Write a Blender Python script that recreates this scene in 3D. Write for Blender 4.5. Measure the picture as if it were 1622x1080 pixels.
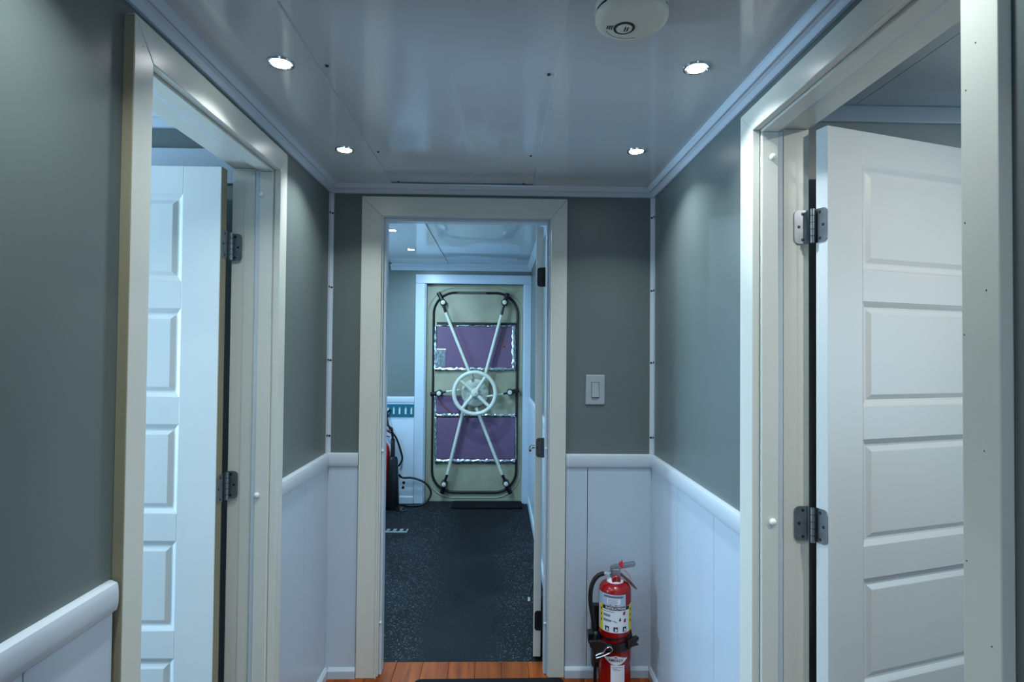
import bpy, math, random
from mathutils import Matrix, Vector
random.seed(7)
PI = math.pi
for o in list(bpy.data.objects):
    bpy.data.objects.remove(o)
scene = bpy.context.scene
COL = scene.collection

# ------------------------------------------------------------------ camera
YAW, PITCH, ROLL, FPX = 0.023, 0.0187, 0.0091, 900.0
cam_d = bpy.data.cameras.new('camera')
cam_d.sensor_fit = 'HORIZONTAL'
cam_d.sensor_width = 36.0
cam_d.lens = FPX / 1622 * 36.0
cam_d.clip_start = 0.02
cam = bpy.data.objects.new('camera', cam_d)
COL.objects.link(cam)
fw = Vector((math.sin(YAW) * math.cos(PITCH), math.cos(YAW) * math.cos(PITCH), math.sin(PITCH)))
rt = Vector((math.cos(YAW), -math.sin(YAW), 0))
up = rt.cross(fw)
r2 = math.cos(ROLL) * rt + math.sin(ROLL) * up
u2 = -math.sin(ROLL) * rt + math.cos(ROLL) * up
R = Matrix((r2, u2, -fw)).transposed()
cam.matrix_world = Matrix.Translation((0, 0, 1.41)) @ R.to_4x4()
scene.camera = cam

# ------------------------------------------------------------------ world, daylight, exposure
LAMP_A = 3.3          # watts, each hall downlight
LAMP_B = 18.0          # far compartment downlights
LAMP_ROOM = 7.0
COL_A = (0.84, 0.97, 1.0)
SPREAD = math.radians(120)
COL_B = (0.50, 0.78, 1.0)
world = bpy.data.worlds.new('world')
scene.world = world
world.use_nodes = True
bg = world.node_tree.nodes['Background']
bg.inputs[0].default_value = (0.30, 0.50, 0.85, 1)
bg.inputs[1].default_value = 0.3


def area(name, loc, rot, sx, sy, power, col):
    l = bpy.data.lights.new(name, 'AREA')
    l.shape = 'RECTANGLE'
    l.size, l.size_y = sx, sy
    l.energy = power
    l.color = col
    o = bpy.data.objects.new(name, l)
    COL.objects.link(o)
    o.location = loc
    o.rotation_euler = rot
    return o


# daylight from the left cabin window, plus unseen windows added for blue fill
area('added_fill_hall', (0.0, -2.02, 1.25), (PI / 2, 0, 0), 0.9, 1.1, 13, (0.38, 0.68, 1.0))  # unseen window behind the camera, added for blue fill on the hall walls
area('daylight_left_cabin_window', (-3.06, 1.10, 1.35), (PI / 2, 0, -PI / 2), 0.9, 0.9, 100, (0.46, 0.74, 1.0))
area('added_fill_right_cabin', (2.76, 0.45, 1.35), (PI / 2, 0, PI / 2), 1.0, 0.9, 12, (0.48, 0.76, 1.0))  # unseen cabin window, added to throw blue light on wall and door
area('added_fill_far', (-1.66, 4.0, 1.35), (PI / 2, 0, -PI / 2), 0.9, 0.9, 30, (0.36, 0.68, 1.0))  # unseen side window, added to brighten the far compartment

vs = scene.view_settings
vs.view_transform = 'Standard'
vs.look = 'None'
vs.gamma = 1
vs.use_curve_mapping = False
vs.exposure = -0.12


# ------------------------------------------------------------------ materials
def lin(c):
    return tuple(((v / 255) / 12.92 if v / 255 <= 0.04045 else ((v / 255 + 0.055) / 1.055) ** 2.4) for v in c)


M = {}


def mat(name, rgb, rough=0.4, metal=0.0, spec=0.5, var=0.0, vscale=6.0, bump=0.0, bscale=40.0, coat=0.0,
        stretch=(1, 1, 1), rvar=0.0):
    m = bpy.data.materials.new(name)
    m.use_nodes = True
    nt = m.node_tree
    b = nt.nodes['Principled BSDF']
    c = lin(rgb)
    b.inputs['Base Color'].default_value = (*c, 1)
    b.inputs['Roughness'].default_value = rough
    b.inputs['Metallic'].default_value = metal
    b.inputs['Specular IOR Level'].default_value = spec
    b.inputs['Coat Weight'].default_value = coat
    tc = nt.nodes.new('ShaderNodeTexCoord')
    mp = nt.nodes.new('ShaderNodeMapping')
    mp.inputs['Scale'].default_value = stretch
    nt.links.new(tc.outputs['Object'], mp.inputs[0])
    if var or rvar:
        n = nt.nodes.new('ShaderNodeTexNoise')
        n.inputs['Scale'].default_value = vscale
        n.inputs['Detail'].default_value = 5
        nt.links.new(mp.outputs[0], n.inputs['Vector'])
        if var:
            r = nt.nodes.new('ShaderNodeValToRGB')
            r.color_ramp.elements[0].position = 0.3
            r.color_ramp.elements[1].position = 0.7
            r.color_ramp.elements[0].color = (*[max(0, v * (1 - var)) for v in c], 1)
            r.color_ramp.elements[1].color = (*[min(1, v * (1 + var)) for v in c], 1)
            nt.links.new(n.outputs[0], r.inputs[0])
            nt.links.new(r.outputs[0], b.inputs['Base Color'])
        if rvar:
            mr = nt.nodes.new('ShaderNodeMapRange')
            mr.inputs['To Min'].default_value = max(0.02, rough - rvar)
            mr.inputs['To Max'].default_value = rough + rvar
            nt.links.new(n.outputs[0], mr.inputs[0])
            nt.links.new(mr.outputs[0], b.inputs['Roughness'])
    if bump:
        n2 = nt.nodes.new('ShaderNodeTexNoise')
        n2.inputs['Scale'].default_value = bscale
        n2.inputs['Detail'].default_value = 4
        nt.links.new(mp.outputs[0], n2.inputs['Vector'])
        bp = nt.nodes.new('ShaderNodeBump')
        bp.inputs['Strength'].default_value = bump
        bp.inputs['Distance'].default_value = 0.002
        nt.links.new(n2.outputs[0], bp.inputs['Height'])
        nt.links.new(bp.outputs[0], b.inputs['Normal'])
    M[name] = m
    return m


def emit(name, rgb, strength):
    m = bpy.data.materials.new(name)
    m.use_nodes = True
    b = m.node_tree.nodes['Principled BSDF']
    b.inputs['Base Color'].default_value = (0.8, 0.8, 0.8, 1)
    b.inputs['Emission Color'].default_value = (*rgb, 1)
    b.inputs['Emission Strength'].default_value = strength
    M[name] = m


mat('wall_grey', (103, 112, 110), 0.36, spec=0.5, var=0.03, vscale=2.5, bump=0.03, bscale=60)
mat('cream', (214, 214, 204), 0.28, var=0.03, vscale=5, bump=0.05, bscale=14, stretch=(1, 1, 0.3))
mat('white_board', (190, 202, 214), 0.3, var=0.02, vscale=3, bump=0.03, bscale=25)
mat('wrapped_board', (206, 218, 230), 0.28, var=0.03, vscale=3, bump=0.9, bscale=5, stretch=(1.6, 1, 0.7))
mat('door_white', (216, 220, 219), 0.34, var=0.015, vscale=4, bump=0.03, bscale=60)
mat('ceiling_gloss', (200, 205, 209), 0.10, spec=0.5, var=0.012, vscale=2, rvar=0.02)
mat('ceiling_gloss_wavy', (196, 207, 218), 0.07, spec=0.6)
mat('crown_white', (196, 205, 214), 0.25)
mat('raw_edge', (142, 134, 108), 0.6, var=0.12, vscale=9, stretch=(1, 1, 0.2))
mat('nickel', (150, 156, 162), 0.32, metal=0.9, var=0.15, vscale=40)
mat('dark_nickel', (92, 92, 88), 0.42, metal=0.6, var=0.1, vscale=50)
mat('black_metal', (26, 27, 28), 0.45, metal=0.3)
mat('screw', (52, 54, 56), 0.4, metal=0.6)
mat('hole', (18, 18, 18), 0.8)
mat('bumper', (235, 235, 232), 0.25)
mat('chrome', (205, 208, 212), 0.14, metal=1.0)
mat('red_paint', (150, 0, 6), 0.24, coat=0.15)
mat('rubber', (14, 15, 17), 0.5, spec=0.4)
mat('black_plastic', (16, 16, 18), 0.35)
mat('mat_black', (13, 14, 16), 0.85, spec=0.2, bump=0.6, bscale=300)
mat('label_grey', (176, 190, 208), 0.35)
mat('label_white', (228, 230, 234), 0.35)
mat('label_yellow', (228, 206, 30), 0.35)
mat('ink', (24, 26, 34), 0.4)
mat('ink_grey', (96, 108, 124), 0.4)
mat('ink_red', (178, 20, 30), 0.4)
mat('tag_red', (214, 40, 56), 0.5)
mat('lever_rust', (120, 84, 78), 0.4, metal=0.5, var=0.15, vscale=60)
mat('plate_grey', (164, 172, 178), 0.35)
mat('detector', (220, 220, 206), 0.45)
mat('steel_paint', (164, 163, 138), 0.45, var=0.10, vscale=3.5, bump=0.1, bscale=18)
mat('steel_dirty', (158, 156, 132), 0.42, var=0.2, vscale=4, bump=0.2, bscale=8)
mat('wheel_white', (208, 210, 196), 0.35, var=0.05, vscale=20)
mat('gasket', (10, 10, 11), 0.45)
mat('insulation', (106, 80, 110), 0.6, var=0.08, vscale=4, bump=0.1, bscale=10)
mat('foil', (200, 206, 212), 0.22, metal=1.0, bump=1.0, bscale=35, var=0.1, vscale=30)
mat('cabin_floor', (96, 100, 104), 0.5)
mat('worn_rubber', (84, 88, 84), 0.5)
mat('teal', (20, 96, 118), 0.4, var=0.1, vscale=20)
mat('slot_pale', (206, 224, 224), 0.4)
mat('orange_mark', (168, 60, 40), 0.5)
mat('steel_bright', (176, 184, 190), 0.35, metal=0.7)
emit('lamp_lens', (0.96, 0.99, 1.0), 32)
emit('lamp_lens_blue', (0.86, 0.95, 1.0), 26)


def wood():
    m = bpy.data.materials.new('wood_floor')
    m.use_nodes = True
    nt = m.node_tree
    b = nt.nodes['Principled BSDF']
    tc = nt.nodes.new('ShaderNodeTexCoord')
    oi = nt.nodes.new('ShaderNodeObjectInfo')
    mp = nt.nodes.new('ShaderNodeMapping')
    mp.inputs['Scale'].default_value = (22, 1.6, 4)
    ad = nt.nodes.new('ShaderNodeVectorMath')
    ad.operation = 'ADD'
    sc = nt.nodes.new('ShaderNodeMath')
    sc.operation = 'MULTIPLY'
    sc.inputs[1].default_value = 37.0
    nt.links.new(oi.outputs['Random'], sc.inputs[0])
    nt.links.new(tc.outputs['Object'], ad.inputs[0])
    nt.links.new(sc.outputs[0], ad.inputs[1])
    nt.links.new(ad.outputs[0], mp.inputs[0])
    n = nt.nodes.new('ShaderNodeTexNoise')
    n.inputs['Scale'].default_value = 1.6
    n.inputs['Detail'].default_value = 8
    n.inputs['Distortion'].default_value = 0.6
    nt.links.new(mp.outputs[0], n.inputs['Vector'])
    r = nt.nodes.new('ShaderNodeValToRGB')
    r.color_ramp.elements[0].position = 0.3
    r.color_ramp.elements[0].color = (*lin((112, 48, 8)), 1)
    r.color_ramp.elements[1].position = 0.72
    r.color_ramp.elements[1].color = (*lin((168, 84, 20)), 1)
    nt.links.new(n.outputs[0], r.inputs[0])
    hsv = nt.nodes.new('ShaderNodeHueSaturation')
    mr = nt.nodes.new('ShaderNodeMapRange')
    mr.inputs['To Min'].default_value = 0.75
    mr.inputs['To Max'].default_value = 1.2
    nt.links.new(oi.outputs['Random'], mr.inputs[0])
    nt.links.new(mr.outputs[0], hsv.inputs['Value'])
    nt.links.new(r.outputs[0], hsv.inputs['Color'])
    nt.links.new(hsv.outputs[0], b.inputs['Base Color'])
    b.inputs['Roughness'].default_value = 0.38
    b.inputs['Specular IOR Level'].default_value = 0.25
    M['wood'] = m


wood()


def rubber_floor():
    m = bpy.data.materials.new('speckled_rubber')
    m.use_nodes = True
    nt = m.node_tree
    b = nt.nodes['Principled BSDF']
    tc = nt.nodes.new('ShaderNodeTexCoord')
    vor = nt.nodes.new('ShaderNodeTexVoronoi')
    vor.inputs['Scale'].default_value = 150
    vor.inputs['Randomness'].default_value = 1
    nt.links.new(tc.outputs['Object'], vor.inputs['Vector'])
    # fleck size varies from cell to cell
    sep = nt.nodes.new('ShaderNodeSeparateColor')
    nt.links.new(vor.outputs['Color'], sep.inputs[0])
    th = nt.nodes.new('ShaderNodeMapRange')
    th.inputs['From Min'].default_value = 0.50
    th.inputs['From Max'].default_value = 1.0
    th.inputs['To Min'].default_value = 0.0
    th.inputs['To Max'].default_value = 0.42
    nt.links.new(sep.outputs[0], th.inputs[0])
    lt = nt.nodes.new('ShaderNodeMath')
    lt.operation = 'LESS_THAN'
    nt.links.new(vor.outputs['Distance'], lt.inputs[0])
    nt.links.new(th.outputs[0], lt.inputs[1])
    # worn, dusty walking line down the middle where the flecks have rubbed away
    sx = nt.nodes.new('ShaderNodeSeparateXYZ')
    nt.links.new(tc.outputs['Object'], sx.inputs[0])
    nz = nt.nodes.new('ShaderNodeTexNoise')
    nz.inputs['Scale'].default_value = 2.4
    nz.inputs['Detail'].default_value = 6
    nt.links.new(tc.outputs['Object'], nz.inputs['Vector'])
    wob = nt.nodes.new('ShaderNodeMath')
    wob.operation = 'MULTIPLY_ADD'
    wob.inputs[1].default_value = 0.32
    wob.inputs[2].default_value = -0.16 + 0.17
    nt.links.new(nz.outputs[0], wob.inputs[0])
    sh = nt.nodes.new('ShaderNodeMath')
    sh.operation = 'ADD'
    nt.links.new(sx.outputs[0], sh.inputs[0])
    nt.links.new(wob.outputs[0], sh.inputs[1])
    ab = nt.nodes.new('ShaderNodeMath')
    ab.operation = 'ABSOLUTE'
    nt.links.new(sh.outputs[0], ab.inputs[0])
    wear = nt.nodes.new('ShaderNodeMapRange')
    wear.inputs['From Min'].default_value = 0.12
    wear.inputs['From Max'].default_value = 0.30
    wear.inputs['To Min'].default_value = 0.04
    wear.inputs['To Max'].default_value = 0.55
    nt.links.new(ab.outputs[0], wear.inputs[0])
    mul = nt.nodes.new('ShaderNodeMath')
    mul.operation = 'MULTIPLY'
    nt.links.new(lt.outputs[0], mul.inputs[0])
    nt.links.new(wear.outputs[0], mul.inputs[1])
    dust = nt.nodes.new('ShaderNodeValToRGB')
    dust.color_ramp.elements[0].position = 0.35
    dust.color_ramp.elements[0].color = (*lin((14, 17, 20)), 1)
    dust.color_ramp.elements[1].position = 0.75
    dust.color_ramp.elements[1].color = (*lin((27, 30, 34)), 1)
    nt.links.new(nz.outputs[0], dust.inputs[0])
    mx = nt.nodes.new('ShaderNodeMixRGB')
    mx.inputs['Color2'].default_value = (*lin((158, 176, 190)), 1)
    nt.links.new(mul.outputs[0], mx.inputs['Fac'])
    nt.links.new(dust.outputs[0], mx.inputs['Color1'])
    nt.links.new(mx.outputs[0], b.inputs['Base Color'])
    b.inputs['Roughness'].default_value = 0.62
    b.inputs['Specular IOR Level'].default_value = 0.15
    M['speckled'] = m


rubber_floor()


# ------------------------------------------------------------------ mesh helpers
class MB:
    def __init__(s):
        s.v = []
        s.f = []

    def add(s, vs_, fs_):
        k = len(s.v)
        s.v += [Vector(p) for p in vs_]
        s.f += [tuple(i + k for i in f) for f in fs_]
        return s

    def box(s, x0, x1, y0, y1, z0, z1):
        return s.add([(x0, y0, z0), (x1, y0, z0), (x1, y1, z0), (x0, y1, z0),
                      (x0, y0, z1), (x1, y0, z1), (x1, y1, z1), (x0, y1, z1)],
                     [(0, 3, 2, 1), (4, 5, 6, 7), (0, 1, 5, 4), (1, 2, 6, 5), (2, 3, 7, 6), (3, 0, 4, 7)])

    def obox(s, c, ax, ay, az, hx, hy, hz):
        """oriented box: centre, three axes, half sizes"""
        c, ax, ay, az = Vector(c), Vector(ax).normalized(), Vector(ay).normalized(), Vector(az).normalized()
        P = [c + ax * (i * hx) + ay * (j * hy) + az * (k * hz) for k in (-1, 1) for (i, j) in ((-1, -1), (1, -1), (1, 1), (-1, 1))]
        return s.add(P, [(0, 3, 2, 1), (4, 5, 6, 7), (0, 1, 5, 4), (1, 2, 6, 5), (2, 3, 7, 6), (3, 0, 4, 7)])

    def prism(s, pts, fn, a, b):
        """closed 2-D profile pts swept from a to b; fn(p, t) -> 3-D point"""
        n = len(pts)
        P = [fn(p, a) for p in pts] + [fn(p, b) for p in pts]
        F = [(i, (i + 1) % n, n + (i + 1) % n, n + i) for i in range(n)]
        F += [tuple(range(n - 1, -1, -1)), tuple(range(n, 2 * n))]
        return s.add(P, F)

    def tube(s, path, r, n=10, closed=False, cap=True):
        path = [Vector(p) for p in path]
        m = len(path)
        rs = r if isinstance(r, (list, tuple)) else [r] * m
        P = []
        prev = None
        for i, p in enumerate(path):
            if closed:
                t = (path[(i + 1) % m] - path[i - 1]).normalized()
            else:
                t = (path[min(i + 1, m - 1)] - path[max(i - 1, 0)]).normalized()
            if prev is None:
                a = Vector((0, 0, 1)) if abs(t.z) < 0.9 else Vector((1, 0, 0))
                u = t.cross(a).normalized()
            else:
                u = (prev - t * prev.dot(t)).normalized()
            prev = u
            w = t.cross(u)
            for k in range(n):
                an = 2 * PI * k / n
                P.append(p + (u * math.cos(an) + w * math.sin(an)) * rs[i])
        F = []
        for i in range(m if closed else m - 1):
            j = (i + 1) % m
            for k in range(n):
                k2 = (k + 1) % n
                F.append((i * n + k, i * n + k2, j * n + k2, j * n + k))
        if cap and not closed:
            F.append(tuple(range(n - 1, -1, -1)))
            F.append(tuple((m - 1) * n + k for k in range(n)))
        return s.add(P, F)

    def lathe(s, prof, n=32, o=(0, 0, 0), ax=(0, 0, 1)):
        """profile of (r, h) revolved around axis ax through o"""
        o, ax = Vector(o), Vector(ax).normalized()
        a = Vector((1, 0, 0)) if abs(ax.x) < 0.9 else Vector((0, 1, 0))
        u = ax.cross(a).normalized()
        w = ax.cross(u)
        P, F = [], []
        for (r, h) in prof:
            for k in range(n):
                an = 2 * PI * k / n
                P.append(o + ax * h + (u * math.cos(an) + w * math.sin(an)) * max(r, 1e-5))
        for i in range(len(prof) - 1):
            for k in range(n):
                k2 = (k + 1) % n
                F.append((i * n + k, i * n + k2, (i + 1) * n + k2, (i + 1) * n + k))
        F.append(tuple(range(n - 1, -1, -1)))
        F.append(tuple((len(prof) - 1) * n + k for k in range(n)))
        return s.add(P, F)


def obj(name, mb, m, parent=None, local=False, smooth=False, bevel=0.0, label=None):
    me = bpy.data.meshes.new(name)
    V = mb.v
    if parent is not None and not local:
        inv = parent['_w']
        iv = Matrix([inv[0:4], inv[4:8], inv[8:12], inv[12:16]]).inverted()
        V = [iv @ p for p in V]
    me.from_pydata([tuple(p) for p in V], [], mb.f)
    me.validate()
    import bmesh
    bm = bmesh.new()
    bm.from_mesh(me)
    bmesh.ops.recalc_face_normals(bm, faces=bm.faces)
    bm.to_mesh(me)
    bm.free()
    me.materials.append(M[m] if isinstance(m, str) else m)
    if smooth:
        for p in me.polygons:
            p.use_smooth = True
        me.set_sharp_from_angle(angle=math.radians(38))
    o = bpy.data.objects.new(name, me)
    COL.objects.link(o)
    if parent is not None:
        o.parent = parent
        o['_w'] = list(parent['_w'])
    else:
        o['_w'] = [v for row in Matrix.Identity(4) for v in row]
    if bevel:
        bv = o.modifiers.new('bevel', 'BEVEL')
        bv.width = bevel
        bv.segments = 2
        bv.limit_method = 'ANGLE'
    if label:
        o['label'] = label
    return o


def root(name, loc, rz=0.0):
    o = bpy.data.objects.new(name, None)
    o.empty_display_size = 0.05
    COL.objects.link(o)
    o.location = loc
    o.rotation_euler = (0, 0, rz)
    w = Matrix.Translation(loc) @ Matrix.Rotation(rz, 4, 'Z')
    o['_w'] = [v for row in w for v in row]
    return o


def tag(o, label, cat, group=None):
    o['label'] = label
    o['category'] = cat
    if group:
        o['group'] = group
    return o


def struct(o, label=None, cat=None):
    o['kind'] = 'structure'
    if label:
        o['label'] = label
    if cat:
        o['category'] = cat
    return o


def place(name, src, loc, parent, rot=None):
    """a copy of a part that shares its mesh; loc in the parent's own frame"""
    c = src.copy()
    c.name = name
    COL.objects.link(c)
    c.parent = parent
    c.location = loc
    if rot:
        c.rotation_euler = rot
    return c


def part_at(name, mb, m, parent, loc, rot=None, **k):
    """a part whose mesh is given around its own origin, set at loc in the parent's frame"""
    o = obj(name, mb, m, parent, local=True, **k)
    o.location = loc
    if rot:
        o.rotation_euler = rot
    return o


def text_mb(txt, size, bold=0.0, space=1.0):
    cu = bpy.data.curves.new('t', 'FONT')
    cu.body = txt
    cu.size = size
    cu.align_x = 'CENTER'
    cu.align_y = 'CENTER'
    cu.offset = bold
    cu.space_character = space
    cu.resolution_u = 3
    to = bpy.data.objects.new('t', cu)
    COL.objects.link(to)
    dg = bpy.context.evaluated_depsgraph_get()
    me = to.evaluated_get(dg).to_mesh()
    mb = MB()
    mb.add([v.co.copy() for v in me.vertices], [tuple(p.vertices) for p in me.polygons])
    bpy.data.objects.remove(to)
    bpy.data.curves.remove(cu)
    return mb


# ------------------------------------------------------------------ main dimensions
XL, XR, D = -0.7455, 0.6854, 2.50
CZ = 2.135                    # hall ceiling
RAIL = 0.964
YB = -1.90                    # hall end behind the camera
WT = 0.125                    # side wall thickness
BW = 0.11                     # back wall thickness
XL2, XR2 = XL - WT, XR + WT
LO = (1.165, 1.905)           # left rough opening along Y
RO = (0.775, 1.500)           # right rough opening along Y
BO = (-0.530, 0.240)          # back rough opening along X
TOP = 2.025
EB = 5.31                     # end wall of the far compartment
BZ = 2.215                    # its dropped ceiling
BXR = 0.300                   # its right wall
BXL = -1.60

# floors ---------------------------------------------------------------------
fl = struct(obj('floor', MB().box(-3.2, 3.0, -2.1, 2.612, -0.12, -0.014), 'hole'),
            'orange brown wooden plank floor of the hall at the doorway')
xp = -0.80
pi = 0
while xp < 0.75:
    w_ = 0.118
    cut = [(-1.9, -0.7), (-0.7, 0.5), (0.5, 1.7), (1.7, 2.612)] if pi % 2 else [(-1.9, -1.3), (-1.3, -0.1), (-0.1, 1.1), (1.1, 2.612)]
    for (a, b) in cut:
        obj('plank', MB().box(xp + 0.0006, xp + w_ - 0.0006, a + 0.0006, b - 0.0006, -0.014, 0.0), 'wood', fl, bevel=0.0012)
    xp += w_
    pi += 1
struct(obj('floor_rubber', MB().box(-1.7, 0.42, 2.6125, EB + 0.3, -0.12, -0.002), 'speckled'),
       'black speckled rubber floor beyond the middle doorway')
struct(obj('floor_left_cabin', MB().box(-3.2, -0.81, 0.0, 2.2, -0.014, -0.001), 'cabin_floor'), 'dark floor of the left cabin')
struct(obj('floor_right_cabin', MB().box(0.748, 2.9, -0.6, 2.0, -0.014, -0.001), 'cabin_floor'), 'dark floor of the right cabin')

# walls ----------------------------------------------------------------------
wl = struct(obj('wall_left', MB().box(XL2, XL, YB, LO[0], 0, 2.32).box(XL2, XL, LO[1], D + BW, 0, 2.32)
                .box(XL2, XL, LO[0], LO[1], TOP, 2.32), 'wall_grey'), 'dark grey painted wall left of the hall')
wr = struct(obj('wall_right', MB().box(XR, XR2, YB, RO[0], 0, 2.32).box(XR, XR2, RO[1], D + BW, 0, 2.32)
                .box(XR, XR2, RO[0], RO[1], TOP, 2.32), 'wall_grey'), 'grey painted wall right of the hall')
wb = struct(obj('wall_back', MB().box(XL, BO[0], D, D + BW, 0, 2.45).box(BO[1], XR, D, D + BW, 0, 2.45)
                .box(BO[0], BO[1], D, D + BW, TOP, 2.45), 'wall_grey'), 'dark grey painted wall around the middle doorway')
wn = struct(obj('wall_near', MB().box(XL, -0.45, YB - 0.1, YB, 0, 2.3).box(0.45, XR, YB - 0.1, YB, 0, 2.3)
                .box(-0.45, 0.45, YB - 0.1, YB, 0, 0.7).box(-0.45, 0.45, YB - 0.1, YB, 1.8, 2.3), 'wall_grey'))
w1 = struct(obj('added_window', MB().box(-0.45, -0.40, YB - 0.09, YB - 0.01, 0.7, 1.8).box(0.40, 0.45, YB - 0.09, YB - 0.01, 0.7, 1.8)
                .box(-0.40, 0.40, YB - 0.09, YB - 0.01, 0.7, 0.75).box(-0.40, 0.40, YB - 0.09, YB - 0.01, 1.75, 1.8), 'crown_white'))  # frame of the unseen window added to let in the blue fill

# wainscot boards (parts of the walls), chair rails, baseboards ---------------
WTK = 0.010


def wains(parent, axis, plane, sgn, edges, z1=0.915, m='white_board'):
    for a, b in zip(edges[:-1], edges[1:]):
        mb = MB()
        lo, hi = sorted((plane, plane + sgn * WTK))
        if axis == 'x':
            mb.box(lo, hi, a + 0.0012, b - 0.0012, 0.0, z1)
        else:
            mb.box(a + 0.0012, b - 0.0012, lo, hi, 0.0, z1)
        obj('wainscot_board', mb, m, parent, bevel=0.0015)


def rail_prof():
    pts = [(0.0, 0.0), (0.010, 0.0)]
    for i in range(9):
        a = -PI / 2 + PI * i / 8
        pts.append((0.011 + 0.009 * math.cos(a) ** 0.5 if abs(math.cos(a)) > 1e-6 else 0.011, 0.030 + 0.028 * math.sin(a)))
    pts += [(0.006, 0.060), (0.0, 0.060)]
    return pts


def rail(name, axis, plane, sgn, a, b, z0=RAIL - 0.060, m='crown_white'):
    if axis == 'x':
        fn = lambda p, t: (plane + sgn * p[0], t, z0 + p[1])
    else:
        fn = lambda p, t: (t, plane + sgn * p[0], z0 + p[1])
    return struct(obj(name, MB().prism(rail_prof(), fn, a, b), m, smooth=True))


def base(name, axis, plane, sgn, a, b, h=0.045):
    pr = [(0, 0), (0.014, 0), (0.014, h - 0.012), (0.006, h - 0.002), (0, h)]
    if axis == 'x':
        fn = lambda p, t: (plane + sgn * p[0], t, p[1])
    else:
        fn = lambda p, t: (t, plane + sgn * p[0], p[1])
    return struct(obj(name, MB().prism(pr, fn, a, b), 'white_board', bevel=0.0008))


wains(wl, 'x', XL, 1, [1.955, 2.205, 2.489])
wains(wl, 'x', XL, 1, [-1.9, -1.2, -0.7, -0.2, 0.31, 0.61, 0.912, 1.118])
wains(wr, 'x', XR, -1, [1.564, 1.768, 2.13, 2.489])
wains(wr, 'x', XR, -1, [-1.9, -1.3, -0.7, -0.1, 0.29, 0.705])
wains(wb, 'y', D, -1, [XL + 0.0005, -0.605])
wains(wb, 'y', D, -1, [0.298, 0.394, XR - 0.0005])
rl = rail('trim_1', 'x', XL, 1, 1.943, D - 0.0005)
rail('trim_2', 'x', XL, 1, YB, 1.118)
rail('trim_3', 'x', XR, -1, 1.553, D - 0.0005)
rail('trim_4', 'x', XR, -1, YB, 0.712)
rail('trim_5', 'y', D, -1, XL + 0.001, -0.605)
rail('trim_6', 'y', D, -1, 0.298, XR - 0.001)
base('baseboard_left', 'x', XL + WTK, 1, 1.944, D - WTK - 0.0005)
base('baseboard_left_near', 'x', XL + WTK, 1, YB, 1.118)
base('baseboard_right', 'x', XR - WTK, -1, 1.553, D - WTK - 0.0005)
base('baseboard_right_near', 'x', XR - WTK, -1, YB, 0.712)
base('baseboard_back_left', 'y', D - WTK, -1, XL + WTK + 0.0145, -0.605)
base('baseboard_back_right', 'y', D - WTK, -1, 0.298, XR - WTK - 0.0145)

# ceiling of the hall -----------------------------------------------------------
ce = struct(obj('ceiling', MB().box(XL, XR, YB, D, CZ + 0.012, CZ + 0.10), 'ceiling_gloss'),
            'glossy white panelled hall ceiling')
obj('ceiling_panel', MB().box(XL, -0.470, YB, D, CZ, CZ + 0.012), 'ceiling_gloss', ce)
obj('ceiling_panel', MB().box(0.142, XR, YB, D, CZ, CZ + 0.012), 'ceiling_gloss', ce)
# the centre sheet overlaps its neighbours and sags a little


def sheet(x0, x1, y0, y1, z, t, sag, nx=24, ny=40):
    P, F = [], []
    for k in (0, 1):
        for j in range(ny + 1):
            for i in range(nx + 1):
                u, v = i / nx, j / ny
                P.append((x0 + (x1 - x0) * u, y0 + (y1 - y0) * v, z + t * k - sag(u, v)))
    n1 = (nx + 1) * (ny + 1)
    for j in range(ny):
        for i in range(nx):
            a = j * (nx + 1) + i
            F.append((a, a + nx + 1, a + nx + 2, a + 1))
            F.append((n1 + a, n1 + a + 1, n1 + a + nx + 2, n1 + a + nx + 1))
    for j in range(ny):
        for i in (0, nx):
            a = j * (nx + 1) + i
            F.append((a, a + nx + 1, n1 + a + nx + 1, n1 + a))
    for i in range(nx):
        for j in (0, ny):
            a = j * (nx + 1) + i
            F.append((a, a + 1, n1 + a + 1, n1 + a))
    return MB().add(P, F)


obj('ceiling_panel', sheet(-0.4698, 0.1418, YB, D, CZ + 0.0045, 0.005,
                           lambda u, v: 0.0012 * (math.sin(PI * u) * (0.6 + 0.4 * math.sin(7 * v)) - 0.3)), 'ceiling_gloss', ce, smooth=True)
SCREW = MB().lathe([(0.0, -0.0025), (0.0040, -0.0022), (0.0050, 0.0), (0.005, 0.003)], 10)
sc0 = part_at('screw', SCREW, 'screw', ce, (-0.448, 1.456, CZ + 0.004), smooth=True)
for (x, y) in [(0.124, 1.478), (-0.450, 2.085), (0.112, 2.10), (-0.448, 0.83), (0.125, 0.84), (-0.44, 2.45), (0.10, 2.45)]:
    place('screw', sc0, (x, y, CZ + 0.004), ce)

CROWN = [(0, -0.038), (0.009, -0.038), (0.018, -0.026), (0.026, -0.020), (0.029, -0.0215), (0.033, -0.0205), (0.040, -0.008), (0.042, 0.0), (0, 0.0)]


def crown(name, axis, plane, sgn, a, b, z=CZ, k=1.0):
    if axis == 'x':
        fn = lambda p, t: (plane + sgn * p[0] * k, t, z + p[1] * k)
    else:
        fn = lambda p, t: (t, plane + sgn * p[0] * k, z + p[1] * k)
    return struct(obj(name, MB().prism(CROWN, fn, a, b), 'crown_white', bevel=0.0012))


crown('trim_7', 'x', XL, 1, YB, D)
crown('trim_8', 'x', XR, -1, YB, D)
crown('trim_9', 'y', D, -1, XL + 0.0005, XR - 0.0005)

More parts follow.
